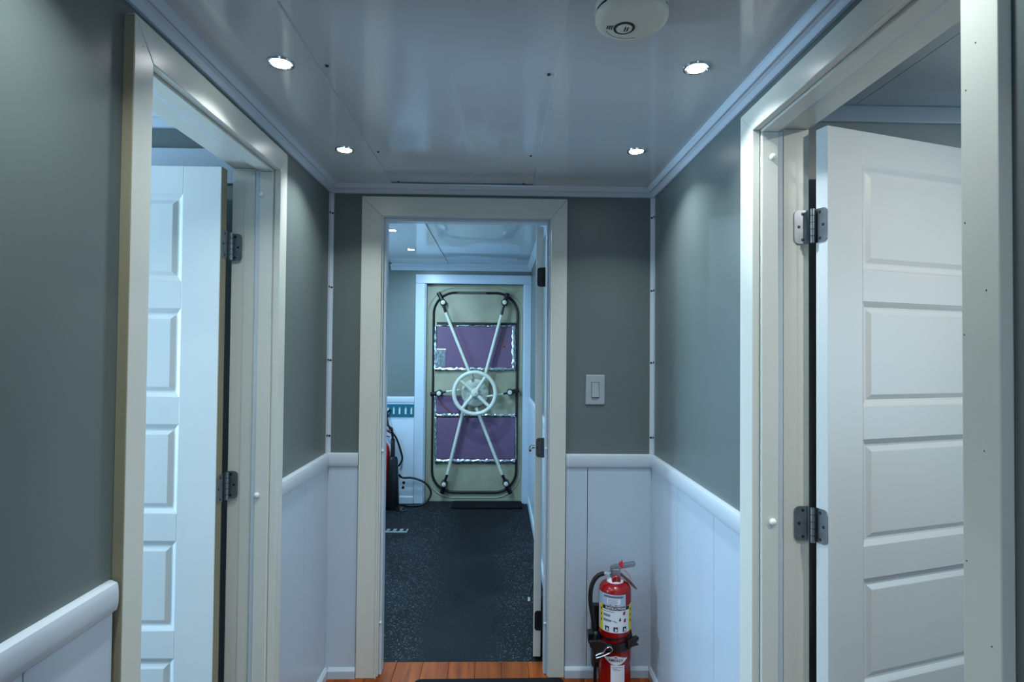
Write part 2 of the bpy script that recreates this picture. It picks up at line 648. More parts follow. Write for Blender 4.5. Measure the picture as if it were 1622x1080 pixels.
# corner strips with screws ------------------------------------------------------
for n, (cx, sg) in enumerate(((XL, 1), (XR, -1))):
    z0, z1 = RAIL + 0.0005, CZ - 0.0385
    mb = MB().prism([(0, 0), (0.018, 0), (0.018, -0.003), (0.004, -0.007), (0.003, -0.018), (0, -0.018)],
                    lambda p, t: (cx + sg * p[0], D + p[1], t), z0, z1)
    tr = struct(obj('trim_%d' % (10 + n), mb, 'crown_white', bevel=0.001),
                ('pale corner strip left' if n == 0 else 'pale corner strip right') + ' of the middle doorway')
    sc1 = part_at('screw', SCREW, 'screw', tr, (cx + sg * 0.012, D - 0.0045, 2.009), (PI / 2 + PI, 0, 0), smooth=True)
    for k, z in enumerate((2.009, 1.684, 1.366, 1.037)):
        if k:
            place('screw', sc1, (cx + sg * 0.012, D - 0.0045, z), tr)
        place('screw', sc1, (cx + sg * 0.0045, D - 0.013, z + 0.002), tr, (0, sg * PI / 2 + PI, 0))

# ------------------------------------------------------------------ door frames
BUMP = MB().lathe([(0.0085, 0.0), (0.009, 0.003), (0.0075, 0.007), (0.004, 0.0095), (0.0, 0.010)], 16)


def frame_side(name, wallx, sgn, y0, y1, ztop, cw, thick, near_cw, zcase, over):
    """casing + jambs in a side wall. sgn: direction from wall face into the hall"""
    fx = wallx + sgn * thick
    lo, hi = sorted((wallx, fx))
    bx = wallx - sgn * WT                                      # cabin side of the wall
    rt_ = struct(root(name, (wallx, (y0 + y1) / 2, 0)))
    fx_ = lambda p, t: (t, p[0], p[1])
    g_ = 0.0004
    obj('casing', MB().prism([(y1, 0), (y1 + cw, 0), (y1 + cw, zcase - g_), (y1, ztop - g_)], fx_, lo, hi), 'cream', rt_, bevel=0.002)
    obj('casing', MB().prism([(y0 - near_cw, 0), (y0, 0), (y0, ztop - g_), (y0 - near_cw, zcase - g_)], fx_, lo, hi), 'cream', rt_, bevel=0.002)
    obj('casing_head', MB().prism([(y0, ztop), (y1, ztop), (y1 + cw, zcase), (y0 - near_cw, zcase)], fx_, lo, hi), 'cream', rt_, bevel=0.002)
    # jamb boards (full wall depth, a little proud on the hall side)
    jl, jh = sorted((wallx + sgn * 0.006, bx - sgn * over))
    obj('jamb', MB().box(jl, jh, y1 + 0.004, y1 + 0.020, 0, ztop + 0.006), 'cream', rt_, bevel=0.002)
    obj('jamb', MB().box(jl, jh, y0 - 0.020, y0 - 0.004, 0, ztop + 0.006), 'cream', rt_, bevel=0.002)
    obj('jamb_head', MB().box(jl, jh, y0 - 0.020, y1 + 0.020, ztop + 0.0064, ztop + 0.020), 'cream', rt_, bevel=0.002)
    l0, l1 = sorted((wallx - sgn * 0.064, wallx - sgn * 0.098))
    obj('jamb_liner', MB().box(l0, l1, y1 + 0.0018, y1 + 0.0038, 0, ztop - 0.0005), 'cream', rt_, bevel=0.0008)
    # stop: broad strip on the hall side with a beaded inner edge
    s0, s1 = sorted((wallx - sgn * 0.002, wallx - sgn * 0.046))
    b0, b1 = sorted((wallx - sgn * 0.0462, wallx - sgn * 0.060))
    obj('door_stop', MB().box(s0, s1, y1 - 0.008, y1 + 0.0038, 0, ztop - 0.0065), 'cream', rt_, bevel=0.002)
    obj('door_stop', MB().box(s0, s1, y0 - 0.0038, y0 + 0.008, 0, ztop - 0.0065), 'cream', rt_, bevel=0.002)
    obj('door_stop', MB().box(s0, s1, y0 - 0.0038, y1 + 0.0038, ztop - 0.006, ztop + 0.006), 'cream', rt_, bevel=0.002)
    obj('stop_bead', MB().box(b0, b1, y1 - 0.004, y1 + 0.0038, 0, ztop - 0.0025), 'crown_white', rt_, bevel=0.003)
    obj('stop_bead', MB().box(b0, b1, y0 - 0.0038, y0 + 0.004, 0, ztop - 0.0025), 'crown_white', rt_, bevel=0.003)
    obj('stop_bead', MB().box(b0, b1, y0 - 0.0038, y1 + 0.0038, ztop - 0.002, ztop + 0.006), 'crown_white', rt_, bevel=0.003)
    return rt_


FL = frame_side('trim_12', XL, 1, 1.192, 1.885, 2.002, 0.058, 0.020, 0.062, 2.074, 0.014)
FL['label'] = 'cream door frame of the left cabin'
FR = frame_side('trim_13', XR, -1, 0.802, 1.478, 2.002, 0.076, 0.020, 0.062, 2.066, 0.009)
FR['label'] = 'cream door frame of the right cabin'
for (r_, x, y, zs) in ((FL, -0.783, 1.877, (1.917, 0.936)), (FR, 0.716, 1.470, (1.928, 0.974))):
    for z in zs:
        w = r_.location
        part_at('bumper', BUMP, 'bumper', r_, (x - w.x, y - w.y, z), (PI / 2, 0, 0), smooth=True)
# raw timber edge where the left frame stands off the wall, and small nail holes
obj('raw_edge', MB().box(XL + 0.0005, XL + 0.0195, 1.1265, 1.1298, 0, 2.070), 'raw_edge', FL)
NAIL = MB().lathe([(0.0, -0.0004), (0.0009, -0.0003), (0.0011, 0.0)], 8)
for (y, z) in [(0.775, 1.85), (0.792, 1.79), (0.795, 1.60), (0.76, 1.50), (0.797, 1.44), (0.765, 1.28), (0.795, 1.12), (0.755, 1.02)]:
    part_at('nail_hole', NAIL, 'hole', FR, (-0.0202, y - FR.location.y, z), (0, PI / 2, 0))
for (y, z) in [(1.155, 2.02), (1.90, 1.44), (1.895, 1.40)]:
    part_at('nail_hole', NAIL, 'hole', FL, (0.0202, y - FL.location.y, z), (0, -PI / 2, 0))

# middle doorway
FB = struct(root('trim_14', (-0.145, D, 0)), 'cream door frame of the middle doorway')
x0, x1, zt = -0.516, 0.226, 1.998
fy_ = lambda p, t: (p[0], t, p[1])
obj('casing', MB().prism([(-0.603, 0), (x0, 0), (x0, zt - 0.0004), (-0.603, 2.0826)], fy_, D - 0.018, D), 'cream', FB, bevel=0.002)
obj('casing', MB().prism([(x1, 0), (0.296, 0), (0.296, 2.0826), (x1, zt - 0.0004)], fy_, D - 0.018, D), 'cream', FB, bevel=0.002)
obj('casing_head', MB().prism([(x0, zt), (x1, zt), (0.296, 2.083), (-0.603, 2.083)], fy_, D - 0.018, D), 'cream', FB, bevel=0.002)
obj('inner_bead', MB().box(x0 - 0.006, x0 + 0.0005, D - 0.0215, D - 0.0183, 0, zt), 'cream', FB, bevel=0.001)
obj('jamb', MB().box(x0 - 0.012, x0 + 0.006, D - 0.006, D + BW + 0.004, 0, zt + 0.008), 'cream', FB, bevel=0.002)
obj('jamb', MB().box(x1 - 0.006, x1 + 0.012, D - 0.006, D + BW + 0.004, 0, zt + 0.008), 'crown_white', FB, bevel=0.002)
obj('jamb_head', MB().box(x0 + 0.0062, x1 - 0.0062, D - 0.006, D + BW + 0.004, zt - 0.004, zt + 0.008), 'crown_white', FB, bevel=0.002)
obj('door_stop', MB().box(x0 + 0.0062, x0 + 0.018, D + 0.010, D + 0.060, 0, zt - 0.0162), 'crown_white', FB, bevel=0.002)
obj('door_stop', MB().box(x1 - 0.018, x1 - 0.0062, D + 0.010, D + 0.060, 0, zt - 0.0162), 'crown_white', FB, bevel=0.002)
obj('door_stop', MB().box(x0 + 0.0062, x1 - 0.0062, D + 0.010, D + 0.060, zt - 0.016, zt - 0.0042), 'crown_white', FB, bevel=0.002)
for (x, z) in [(x0 + 0.012, 0.971), (x0 + 0.012, 0.226), (x1 - 0.012, 0.985), (x1 - 0.012, 0.222)]:
    part_at('bumper', MB().lathe([(0.0055, 0), (0.006, 0.003), (0.003, 0.006), (0, 0.0065)], 12), 'bumper', FB,
            (x - FB.location.x, 0.010, z), (PI / 2, 0, 0), smooth=True)
for (x, z) in [(x0 + 0.010, 1.895), (x1 - 0.010, 1.905)]:
    part_at('nail_hole', NAIL, 'hole', FB, (x - FB.location.x, 0.0098, z), (-PI / 2, 0, 0))


# ------------------------------------------------------------------ five-panel door leaves
def door_leaf(name, loc, rz, width, thick, height, label):
    """local frame: hinge edge at x=0, leaf along +x, visible face towards -y, thickness to +y"""
    r_ = struct(root(name, loc, rz), label)
    z0, z1 = 0.012, height
    st = 0.119
    tops = [z1 - 0.088 - 0.362 * k for k in range(5)]
    ph = 0.277
    L = lambda n, mb, m='door_white', **k: obj(n, mb, m, r_, local=True, **k)
    L('stile', MB().box(0, st, 0, thick, z0, z1), bevel=0.0015)
    L('stile', MB().box(width - st, width, 0, thick, z0, z1), bevel=0.0015)
    zz = [z1] + [v for t in tops for v in (t, t - ph)] + [z0]
    for i in range(0, len(zz), 2):
        L('rail', MB().box(st + 0.0004, width - st - 0.0004, 0.0004, thick - 0.0004, zz[i + 1], zz[i]), bevel=0.001)
    rings = [(0.0, 0.0004), (0.005, 0.0030), (0.014, 0.0085), (0.019, 0.0090), (0.031, 0.0035), (0.033, 0.0030)]
    for t in tops:
        mb = MB()
        for side in (0, 1):
            P, F = [], []
            for (off, d) in rings:
                y = d if side == 0 else thick - d
                a, b, c, e = st + off, width - st - off, t - ph + off, t - off
                P += [(a, y, c), (b, y, c), (b, y, e), (a, y, e)]
            for i in range(len(rings) - 1):
                for k in range(4):
                    k2 = (k + 1) % 4
                    F.append((4 * i + k, 4 * i + k2, 4 * i + 4 + k2, 4 * i + 4 + k))
            F.append(tuple(4 * (len(rings) - 1) + k for k in range(4)))
            mb.add(P, F)
        L('panel', mb)
    return r_


def rrect(x0, x1, z0, z1, r, corners, n=5):
    """rounded rectangle outline; corners = which of (bl, br, tr, tl) are rounded"""
    cs = [(x0, z0, PI, 0), (x1, z0, 1.5 * PI, 1), (x1, z1, 0, 2), (x0, z1, 0.5 * PI, 3)]
    out = []
    for (x, z, a0, k) in cs:
        if not corners[k]:
            out.append((x, z))
            continue
        cx = x + (r if k in (0, 3) else -r)
        cz = z + (r if k in (0, 1) else -r)
        for i in range(n + 1):
            a = a0 + PI / 2 * i / n
            out.append((cx + r * math.cos(a), cz + r * math.sin(a)))
    return out


def hinge(parent, zc, pin, dirs, m='nickel', h=0.089, wid=0.036):
    """dirs: two (direction along leaf, outward normal) pairs, in the parent's frame"""
    hg = obj('hinge', MB().tube([(pin[0], pin[1], zc - h / 2), (pin[0], pin[1], zc + h / 2)], 0.0062, 12), m, parent, local=True, smooth=True)
    hg['label'] = 'metal butt hinge with rounded corners'
    for k in range(1, 5):
        zk = zc - h / 2 + h * k / 5
        obj('knuckle_joint', MB().tube([(pin[0], pin[1], zk - 0.0007), (pin[0], pin[1], zk + 0.0007)], 0.0065, 12), 'hole', hg, local=True)
    for (o_, d, nrm) in dirs:
        d, nrm, o_ = Vector(d).normalized(), Vector(nrm).normalized(), Vector(o_)
        pts = rrect(0.0, wid, -h / 2, h / 2, 0.013, (0, 1, 1, 0))
        mb = MB().prism(pts, lambda p, t: o_ + d * p[0] + nrm * t + Vector((0, 0, zc + p[1])), 0.0002, 0.0026)
        obj('hinge_plate', mb, m, hg, local=True)
        for (u, v) in ((0.014, 0.034), (0.024, 0.0), (0.014, -0.034)):
            c = o_ + d * u + nrm * 0.0027 + Vector((0, 0, zc + v))
            obj('screw', MB().lathe([(0.0042, -0.0004), (0.0042, 0.0003), (0.0, 0.0005)], 10, c, nrm), 'screw', hg, local=True)
    return hg


# left leaf: stands square to the wall; local +x must point to -X, face to -Y
LY = 1.802
d1 = door_leaf('door_1', (-0.879, LY, 0), 0.0, 0.66, 0.036, 1.985, 'white five-panel door opened into the left cabin')
for c in d1.children:                                         # mirror the leaf so it runs towards -X
    for v in c.data.vertices:
        v.co.x = -v.co.x
    c.data.flip_normals()
for zc in (1.744, 0.968):
    # pin in the gap between leaf edge and jamb, plates on jamb face (towards -Y) and on leaf edge
    hinge(d1, zc, (0.004, 0.062), (((-0.004, 0.0800, 0), (1, 0, 0), (0, -1, 0)), ((0.0, 0.038, 0), (0, -1, 0), (1, 0, 0))), wid=0.036)
obj('edge_band', MB().box(0.0002, 0.0012, 0.001, 0.035, 0.012, 1.985), 'raw_edge', d1, local=True)

# right leaf: swung a little past square
ANG = math.radians(17)
d2 = door_leaf('door_2', (0.840, 1.432, 0), ANG, 0.66, 0.037, 2.000, 'white five-panel door opened into the right cabin')
iw = (Matrix.Translation((0.840, 1.432, 0)) @ Matrix.Rotation(ANG, 4, 'Z')).inverted()
for zc in (1.746, 0.968):
    pj = iw @ Vector((0.8175, 1.463, 0))
    jo = iw @ Vector((0.8130, 1.4790, 0))
    dv = iw.to_3x3() @ Vector((-1, 0, 0))
    nv = iw.to_3x3() @ Vector((0, -1, 0))
    hinge(d2, zc, (pj.x, pj.y), ((jo, dv, nv), ((0.0, 0.036, 0), (0, -1, 0), (-1, 0, 0))), wid=0.036)

# middle leaf: folded back along the right wall of the far compartment
MA = math.radians(90 - 4.5)
d3 = door_leaf('door_3', (0.204, 2.632, 0), MA, 0.66, 0.034, 1.992, 'cream edged door folded back beyond the middle doorway')
obj('edge_band', MB().box(-0.0012, -0.0002, 0.0005, 0.0335, 0.012, 1.992), 'cream', d3, local=True)
for zc, mm in ((1.757, 'black_metal'), (0.968, 'dark_nickel'), (0.176, 'black_metal')):
    hinge(d3, zc, (-0.006, -0.005), (((-0.0013, 0.0, 0), (0, 1, 0), (-1, 0, 0)),), m=mm, wid=0.028)
hd = obj('door_handle', MB().lathe([(0.026, 0), (0.026, 0.006), (0.010, 0.009), (0.010, 0.030)], 20, (0.60, 0.034, 0.872), (0, 1, 0)), 'chrome', d3, local=True, smooth=True)
obj('lever', MB().tube([(0.60, 0.060, 0.872), (0.575, 0.066, 0.871), (0.50, 0.066, 0.866)], [0.009, 0.009, 0.007], 10), 'chrome', hd, local=True, smooth=True)
ks = obj('door_holder', MB().box(0.585, 0.625, 0.034, 0.040, 0.085, 0.145), 'black_metal', d3, local=True)
obj('holder_arm', MB().tube([(0.605, 0.042, 0.110), (0.580, 0.058, 0.070), (0.560, 0.066, 0.040)], 0.007, 10), 'black_metal', ks, local=True, smooth=True)
obj('holder_tip', MB().tube([(0.560, 0.066, 0.042), (0.556, 0.067, 0.022)], 0.007, 10), 'bumper', ks, local=True, smooth=True)

# ------------------------------------------------------------------ side cabins (seen only above the open doors)
LYF, LZ = 2.00, 2.232
wcl = struct(obj('wall_left_cabin', MB().box(-3.1, XL2, LYF, LYF + 0.08, 0, LZ).box(-3.1, -3.0, 0.0, 0.65, 0, LZ).box(-3.1, -3.0, 1.55, LYF, 0, LZ)
                 .box(-3.1, -3.0, 0.65, 1.55, 0, 0.9).box(-3.1, -3.0, 0.65, 1.55, 1.8, LZ)
                 .box(-3.1, XL2, -0.08, 0.0, 0, LZ), 'wall_grey'))
struct(obj('ceiling_left_cabin', MB().box(-3.1, XL2, -0.08, LYF + 0.08, LZ, LZ + 0.08), 'ceiling_gloss'))
crown('trim_15', 'y', LYF, -1, -3.0, XL2, LZ, 1.4)
struct(obj('trim_16', MB().box(-3.0, XL2 - 0.001, LYF - 0.016, LYF, 1.985, 2.106), 'white_board', bevel=0.003),
       'white board along the far wall of the left cabin')
RYF, RZ = 1.735, 2.185
mat('cabin_grey', (168, 176, 176), 0.4)
wcr = struct(obj('wall_right_cabin', MB().box(XR2, 2.8, RYF, RYF + 0.08, 0, RZ).box(2.7, 2.8, -0.6, -0.05, 0, RZ).box(2.7, 2.8, 0.95, RYF, 0, RZ)
                 .box(2.7, 2.8, -0.05, 0.95, 0, 0.9).box(2.7, 2.8, -0.05, 0.95, 1.8, RZ)
                 .box(XR2, 2.7, -0.68, -0.6, 0, RZ), 'cabin_grey'))
cr_ = struct(obj('ceiling_right_cabin', MB().box(XR2, 2.8, -0.68, RYF + 0.08, RZ + 0.005, RZ + 0.08), 'ceiling_gloss'))
for a, b in ((XR2, 1.098), (1.101, 1.70), (1.703, 2.70)):
    obj('ceiling_panel', MB().box(a, b, -0.6, RYF, RZ, RZ + 0.005), 'ceiling_gloss', cr_)
struct(obj('trim_17', MB().box(XR2 + 0.001, 2.7, RYF - 0.012, RYF, RZ - 0.052, RZ - 0.0005), 'crown_white', bevel=0.003),
       'pale cornice above the open door of the right cabin')

# ------------------------------------------------------------------ far compartment
def H(px, py):
    """photo measurements of the end wall, in metres on its plane"""
    return (-0.22 + 0.00587 * (px - 752) + 0.00007 * (py - 621), 1.03 - 0.00588 * (py - 621) + 0.00007 * (px - 752))


struct(obj('wall_far_right', MB().box(BXR, BXR + 0.08, D + BW, EB + 0.3, 0, 2.6), 'wall_grey'))
wfr = bpy.data.objects['wall_far_right']
struct(obj('wall_far_left', MB().box(BXL - 0.08, BXL, D + BW, 3.55, 0, 2.6).box(BXL - 0.08, BXL, 4.45, EB + 0.3, 0, 2.6)
                    .box(BXL - 0.08, BXL, 3.55, 4.45, 0, 0.9).box(BXL - 0.08, BXL, 3.55, 4.45, 1.8, 2.6).box(BXL, XL2, D + BW - 0.08, D + BW, 0, 2.6), 'wall_grey'))

HX0, HX1, HZ1 = -0.690, 0.236, 2.038                         # hatch opening
we = struct(obj('wall_end', MB().box(BXL, HX0, EB, EB + 0.25, 0, 2.6).box(HX1, BXR, EB, EB + 0.25, 0, 2.6)
                .box(HX0, HX1, EB, EB + 0.25, HZ1, 2.6), 'wall_grey'), 'grey end wall beyond the middle doorway')
wains(we, 'y', EB, -1, [-1.595, -1.20, -0.779], 0.935, 'wrapped_board')
rail('trim_18', 'y', EB, -1, BXL, -0.779, 0.925)
base('baseboard_end', 'y', EB - WTK, -1, BXL, -0.779, 0.07)
wains(wfr, 'x', BXR, -1, [2.66, 3.3, 3.9, 4.5, EB - 0.03], 0.935)
rail('trim_19', 'x', BXR, -1, 2.66, EB - 0.025, 0.925)
base('baseboard_far_right', 'x', BXR - WTK, -1, 2.66, EB - 0.026, 0.07)
HC = struct(root('trim_20', (-0.227, EB, 0)), 'white casing around the wheel-operated steel door')
obj('casing', MB().box(-0.777, HX0, EB - 0.022, EB, 0, HZ1), 'white_board', HC, bevel=0.003)
obj('casing', MB().box(HX1, BXR - 0.0005, EB - 0.022, EB, 0, HZ1), 'white_board', HC, bevel=0.003)
obj('casing_head', MB().box(-0.777, BXR - 0.0005, EB - 0.022, EB, HZ1 + 0.0004, 2.122), 'white_board', HC, bevel=0.003)
obj('reveal', MB().box(HX0, HX0 + 0.010, EB, EB + 0.09, 0, HZ1 - 0.0004), 'white_board', HC)
obj('reveal', MB().box(HX1 - 0.010, HX1, EB, EB + 0.09, 0, HZ1 - 0.0004), 'white_board', HC)
# ceiling of the far compartment: dropped, gloss, wavy centre sheet
cb = struct(obj('ceiling_far', MB().box(BXL, BXR, D + BW, EB, 2.5, 2.58), 'ceiling_gloss'), 'glossy ceiling of the far compartment')
obj('ceiling_panel', MB().box(-1.0, -0.475, D + BW, EB, BZ, BZ + 0.022), 'ceiling_gloss', cb)
obj('ceiling_panel', MB().box(0.1605, BXR, D + BW, EB, BZ, BZ + 0.022), 'ceiling_gloss', cb)
obj('ceiling_panel', sheet(-0.4745, 0.16, D + BW + 0.001, EB, BZ + 0.0055, 0.004,
                           lambda u, v: 0.004 * math.sin(PI * u) * math.sin(11 * v + 2 * u) + 0.0025 * math.sin(19 * v - 3 * u) * math.sin(PI * u)),
    'ceiling_gloss_wavy', cb, smooth=True)
sb0 = part_at('screw', SCREW, 'screw', cb, (-0.43, 3.50, BZ + 0.008), smooth=True)
for (x, y) in [(-0.43, 4.25), (-0.43, 4.75), (0.11, 3.50), (0.09, 4.05), (0.08, 4.55)]:
    place('screw', sb0, (x, y, BZ + 0.008), cb)
struct(obj('trim_21', MB().prism([(0, -0.055), (0.006, -0.055), (0.020, -0.035), (0.045, -0.012), (0.05, 0), (0.05, 0.010), (0, 0.010)],
                                 lambda p, t: (t, EB - p[0], BZ + p[1]), -1.012, BXR), 'crown_white', bevel=0.001))
struct(obj('trim_22', MB().prism([(0, -0.045), (0.006, -0.045), (0.020, -0.03), (0.036, -0.012), (0.04, 0), (0, 0)],
                                 lambda p, t: (BXR - p[0], t, BZ + p[1]), D + BW, EB - 0.001), 'crown_white', bevel=0.001))
struct(obj('trim_23', MB().box(-1.012, -1.0005, D + BW, EB - 0.051, BZ - 0.006, BZ + 0.02), 'dark_nickel'))

# ------------------------------------------------------------------ wheel-operated steel door
PY = EB + 0.070                                               # plate plane
HD = struct(root('door_4', (-0.227, PY, 0)), 'steel watertight door with a white handwheel and purple insulation')
obj('plate', MB().box(HX0 + 0.010, HX1 - 0.010, PY, PY + 0.03, 0, HZ1), 'steel_paint', HD)


def rr_path(x0, x1, z0, z1, r, y, n=10):
    return [(p[0], y, p[1]) for p in rrect(x0, x1, z0, z1, r, (1, 1, 1, 1), n)]


gx0, gz1 = H(684.5, 462)
gx1, gz0 = H(819, 782)
gx0, gx1 = H(684.5, 621)[0], H(819, 621)[0]
pts = rrect(gx0, gx1, gz0, gz1, 0.20, (1, 1, 1, 1), 10)
obj('door_plate', MB().prism(pts, lambda p, t: (p[0], t, p[1]), PY - 0.012, PY), 'steel_dirty', HD, bevel=0.003)
obj('gasket', MB().tube(rr_path(gx0, gx1, gz0, gz1, 0.20, PY - 0.012), 0.012, 8, closed=True), 'gasket', HD, smooth=True)
obj('coaming', MB().tube(rr_path(gx0 - 0.055, gx1 + 0.040, gz0 - 0.055, gz1 + 0.045, 0.25, PY - 0.001), 0.006, 8, closed=True), 'steel_paint', HD, smooth=True)
g2 = H(722, 461)
obj('worn_gasket', MB().tube([(H(724, 461)[0], PY - 0.0135, gz1), (H(770, 461)[0], PY - 0.0135, gz1)], 0.0122, 8), 'worn_rubber', HD, smooth=True)
FP = PY - 0.012                                                # face of the door plate


def pad(name, x0, z0, x1, z1, m, y0=FP - 0.020, y1=FP, bevel=0.004):
    a = H(x0, 621)[0]
    b = H(x1, 621)[0]
    c = H(752, z0)[1]
    d = H(752, z1)[1]
    return obj(name, MB().box(a, b, y0, y1, min(c, d), max(c, d)), m, HD, bevel=bevel)


pad('insulation_panel', 690.5, 517.5, 812, 582.0, 'insulation')
pad('insulation_panel', 690.5, 627, 737, 655.5, 'insulation')
pad('insulation_panel', 692, 663, 816, 727.5, 'insulation')


def foil(pts_, wd, dpt=0.006, y=FP - 0.020):
    """crinkled tape strip along a line of photo points on the door"""
    a, b = Vector((*H(*pts_[0]), 0)), Vector((*H(*pts_[1]), 0))
    n = max(4, int((b - a).length / 0.02))
    t = (b - a).normalized()
    s_ = Vector((-t.y, t.x, 0))
    prof = 5
    P, F = [], []
    for i in range(n + 1):
        c = a + (b - a) * i / n
        w_ = wd * (1 + 0.25 * random.uniform(-1, 1))
        for k in range(prof + 1):
            q = k / prof - 0.5
            dep = dpt * (math.cos(q * PI) + 0.25 * random.uniform(-1, 1))
            p = c + s_ * (q * w_)
            P.append((p.x, y - dep, p.y))
    for i in range(n):
        for k in range(prof):
            A = i * (prof + 1) + k
            F.append((A, A + 1, A + prof + 2, A + prof + 1))
    # thickness: drop the rim back to the door face
    m0 = len(P)
    rim = [k for k in range(prof + 1)] + [i * (prof + 1) + prof for i in range(1, n + 1)] + \
          [n * (prof + 1) + k for k in range(prof - 1, -1, -1)] + [i * (prof + 1) for i in range(n - 1, 0, -1)]
    for r_ in rim:
        P.append((P[r_][0], FP, P[r_][2]))
    for i in range(len(rim)):
        j = (i + 1) % len(rim)
        F.append((rim[i], rim[j], m0 + j, m0 + i))
    return obj('foil_tape', MB().add(P, F), 'foil', HD)


foil([(690, 515.6), (816, 515.6)], 0.020)
foil([(688, 585), (816, 585)], 0.034)
foil([(688, 658.5), (816, 659)], 0.034)
foil([(688, 731), (816, 732)], 0.036)
foil([(689, 517), (689, 583)], 0.022)
foil([(814, 517), (814, 583)], 0.034)
foil([(689, 662), (689, 729)], 0.020)
foil([(816.5, 662), (816.5, 729)], 0.016)
foil([(689, 627), (689, 657)], 0.020)
obj('foil_patch', MB().box(H(690.5, 621)[0], H(704.5, 621)[0], FP - 0.0245, FP - 0.0205, H(752, 582)[1], H(752, 553)[1]), 'foil', HD, bevel=0.002)
obj('pen_mark', MB().box(H(797.5, 621)[0], H(799, 621)[0], FP - 0.0207, FP - 0.0201, H(752, 549)[1], H(752, 535)[1])
    .box(H(794.5, 621)[0], H(800, 621)[0], FP - 0.0207, FP - 0.0201, H(752, 549)[1], H(752, 547.5)[1]), 'orange_mark', HD)

obj('dark_strip', MB().box(H(690, 621)[0], H(816, 621)[0], FP - 0.028, FP, H(752, 513.2)[1], H(752, 510.2)[1]), 'gasket', HD, bevel=0.002)  # narrow dark strip along the top of the upper foil
# handwheel
wc = H(752.5, 621.5)
WR = 0.190
wy = FP - 0.15
ring = [(wc[0] + WR * math.cos(2 * PI * k / 48), wy, wc[1] + WR * math.sin(2 * PI * k / 48)) for k in range(48)]
hw = obj('handwheel', MB().tube(ring, 0.019, 12, closed=True), 'wheel_white', HD, smooth=True, label='white four-spoke handwheel')
for (px, py) in ((769, 597), (733, 645), (729.5, 601), (776.5, 644)):
    e_ = Vector(H(px, py)) - Vector(wc)
    e_ = e_.normalized() * (WR - 0.006)
    s0 = Vector((wc[0], wy + 0.02, wc[1]))
    e1 = Vector((wc[0] + e_.x, wy, wc[1] + e_.y))
    obj('spoke', MB().tube([s0, s0.lerp(e1, 0.5) + Vector((0, 0.004, 0)), e1], [0.020, 0.016, 0.015], 10), 'wheel_white', hw, smooth=True)
obj('wheel_hub', MB().lathe([(0.036, -0.03), (0.036, 0.02), (0.028, 0.032), (0.012, 0.034), (0.012, 0.044), (0, 0.045)], 20,
                            (wc[0], wy + 0.02, wc[1]), (0, -1, 0)), 'wheel_white', hw, smooth=True)
gc = H(752, 622)
obj('gear_housing', MB().lathe([(0.128, 0.0), (0.128, 0.05), (0.118, 0.060), (0.06, 0.068), (0.05, 0.085), (0.05, 0.105), (0, 0.106)], 36,
                               (gc[0], FP, gc[1]), (0, -1, 0)), 'wheel_white', HD, smooth=True)
# linkage rods, pivots and dogs
RY = FP - 0.075


def q3(p, y):
    a = H(*p)
    return Vector((a[0], y, a[1]))


links = [((748, 600), (706, 495), (702, 479), (694, 463)), ((765, 606), (794.5, 499), (799.5, 479), (804.5, 464)),
         ((737, 636), (708.5, 750), (703, 765.5), (699.5, 781)), ((754, 645), (795, 751), (801, 765.5), (808, 782)),
         ((730, 617), (707, 620), (695.5, 622.5), (682, 624.5)), ((770, 628), (797, 624), (807.5, 621.5), (822, 619))]
for k, (a, b, c, d) in enumerate(links):
    rr_ = 0.0155 if k < 4 else 0.010
    rod = obj('linkage_rod', MB().tube([q3(a, RY), q3(b, RY)], rr_, 10), 'wheel_white', HD, smooth=True)
    obj('rod_end', MB().tube([q3(b, RY), q3(c, RY + 0.01)], [rr_ * 0.8, 0.012], 8), 'black_metal', rod, smooth=True)
    pv = q3(c, FP)
    obj('pivot_cap', MB().lathe([(0.030, 0), (0.030, 0.075), (0.024, 0.080), (0.021, 0.080), (0, 0.0801)], 16, pv, (0, -1, 0)), 'black_metal', rod, smooth=True)
    obj('pivot_pin', MB().lathe([(0.021, 0.079), (0.021, 0.088), (0.014, 0.092), (0, 0.093)], 14, pv, (0, -1, 0)), 'wheel_white', rod, smooth=True)
    obj('dog', MB().tube([q3(c, FP - 0.05), q3(d, FP - 0.03)], [0.018, 0.022], 8), 'black_metal', HD, smooth=True)
hb = H(690, 600)
obj('door_wire', MB().tube([q3((692, 628), FP - 0.022), q3((699, 640), FP - 0.03), (H(709, 649)[0], FP - 0.03, H(709, 649)[1]), q3((715, 655), FP - 0.026)], 0.003, 6),
    'orange_mark', HD, smooth=True)

# ------------------------------------------------------------------ things in the far compartment
tb = tag(root('slotted_rail', (-0.92, EB - WTK, 0.80)), 'teal slotted metal rail fixed low on the far grey and white wall', 'rail')
rx0, rz1 = H(590, 638)
rx1, rz0 = H(656, 659)
rx1 = H(656, 648)[0]
slots = [H(p, 648)[0] for p in (597.5, 606.5, 615.5, 624.5, 633.5, 643, 652)]
mb = MB()
ry0, ry1 = EB - WTK - 0.014, EB - WTK - 0.0005
zs0, zs1 = H(640, 655)[1], H(640, 643.5)[1]
mb.box(rx0, rx1, ry0, ry1, rz0, zs0 - 0.0001).box(rx0, rx1, ry0, ry1, zs1 + 0.0001, rz1 - 0.004)
xs = [rx0] + [v for s_ in slots for v in (s_ - 0.009, s_ + 0.009)] + [rx1]
for i in range(0, len(xs), 2):
    mb.box(xs[i], xs[i + 1], ry0, ry1, zs0, zs1)
obj('rail_body', mb, 'teal', tb, bevel=0.001)
for s_ in slots:
    obj('slot_backing', MB().box(s_ - 0.0088, s_ + 0.0088, ry1 - 0.004, ry1, zs0 + 0.001, zs1 - 0.001), 'slot_pale', tb)

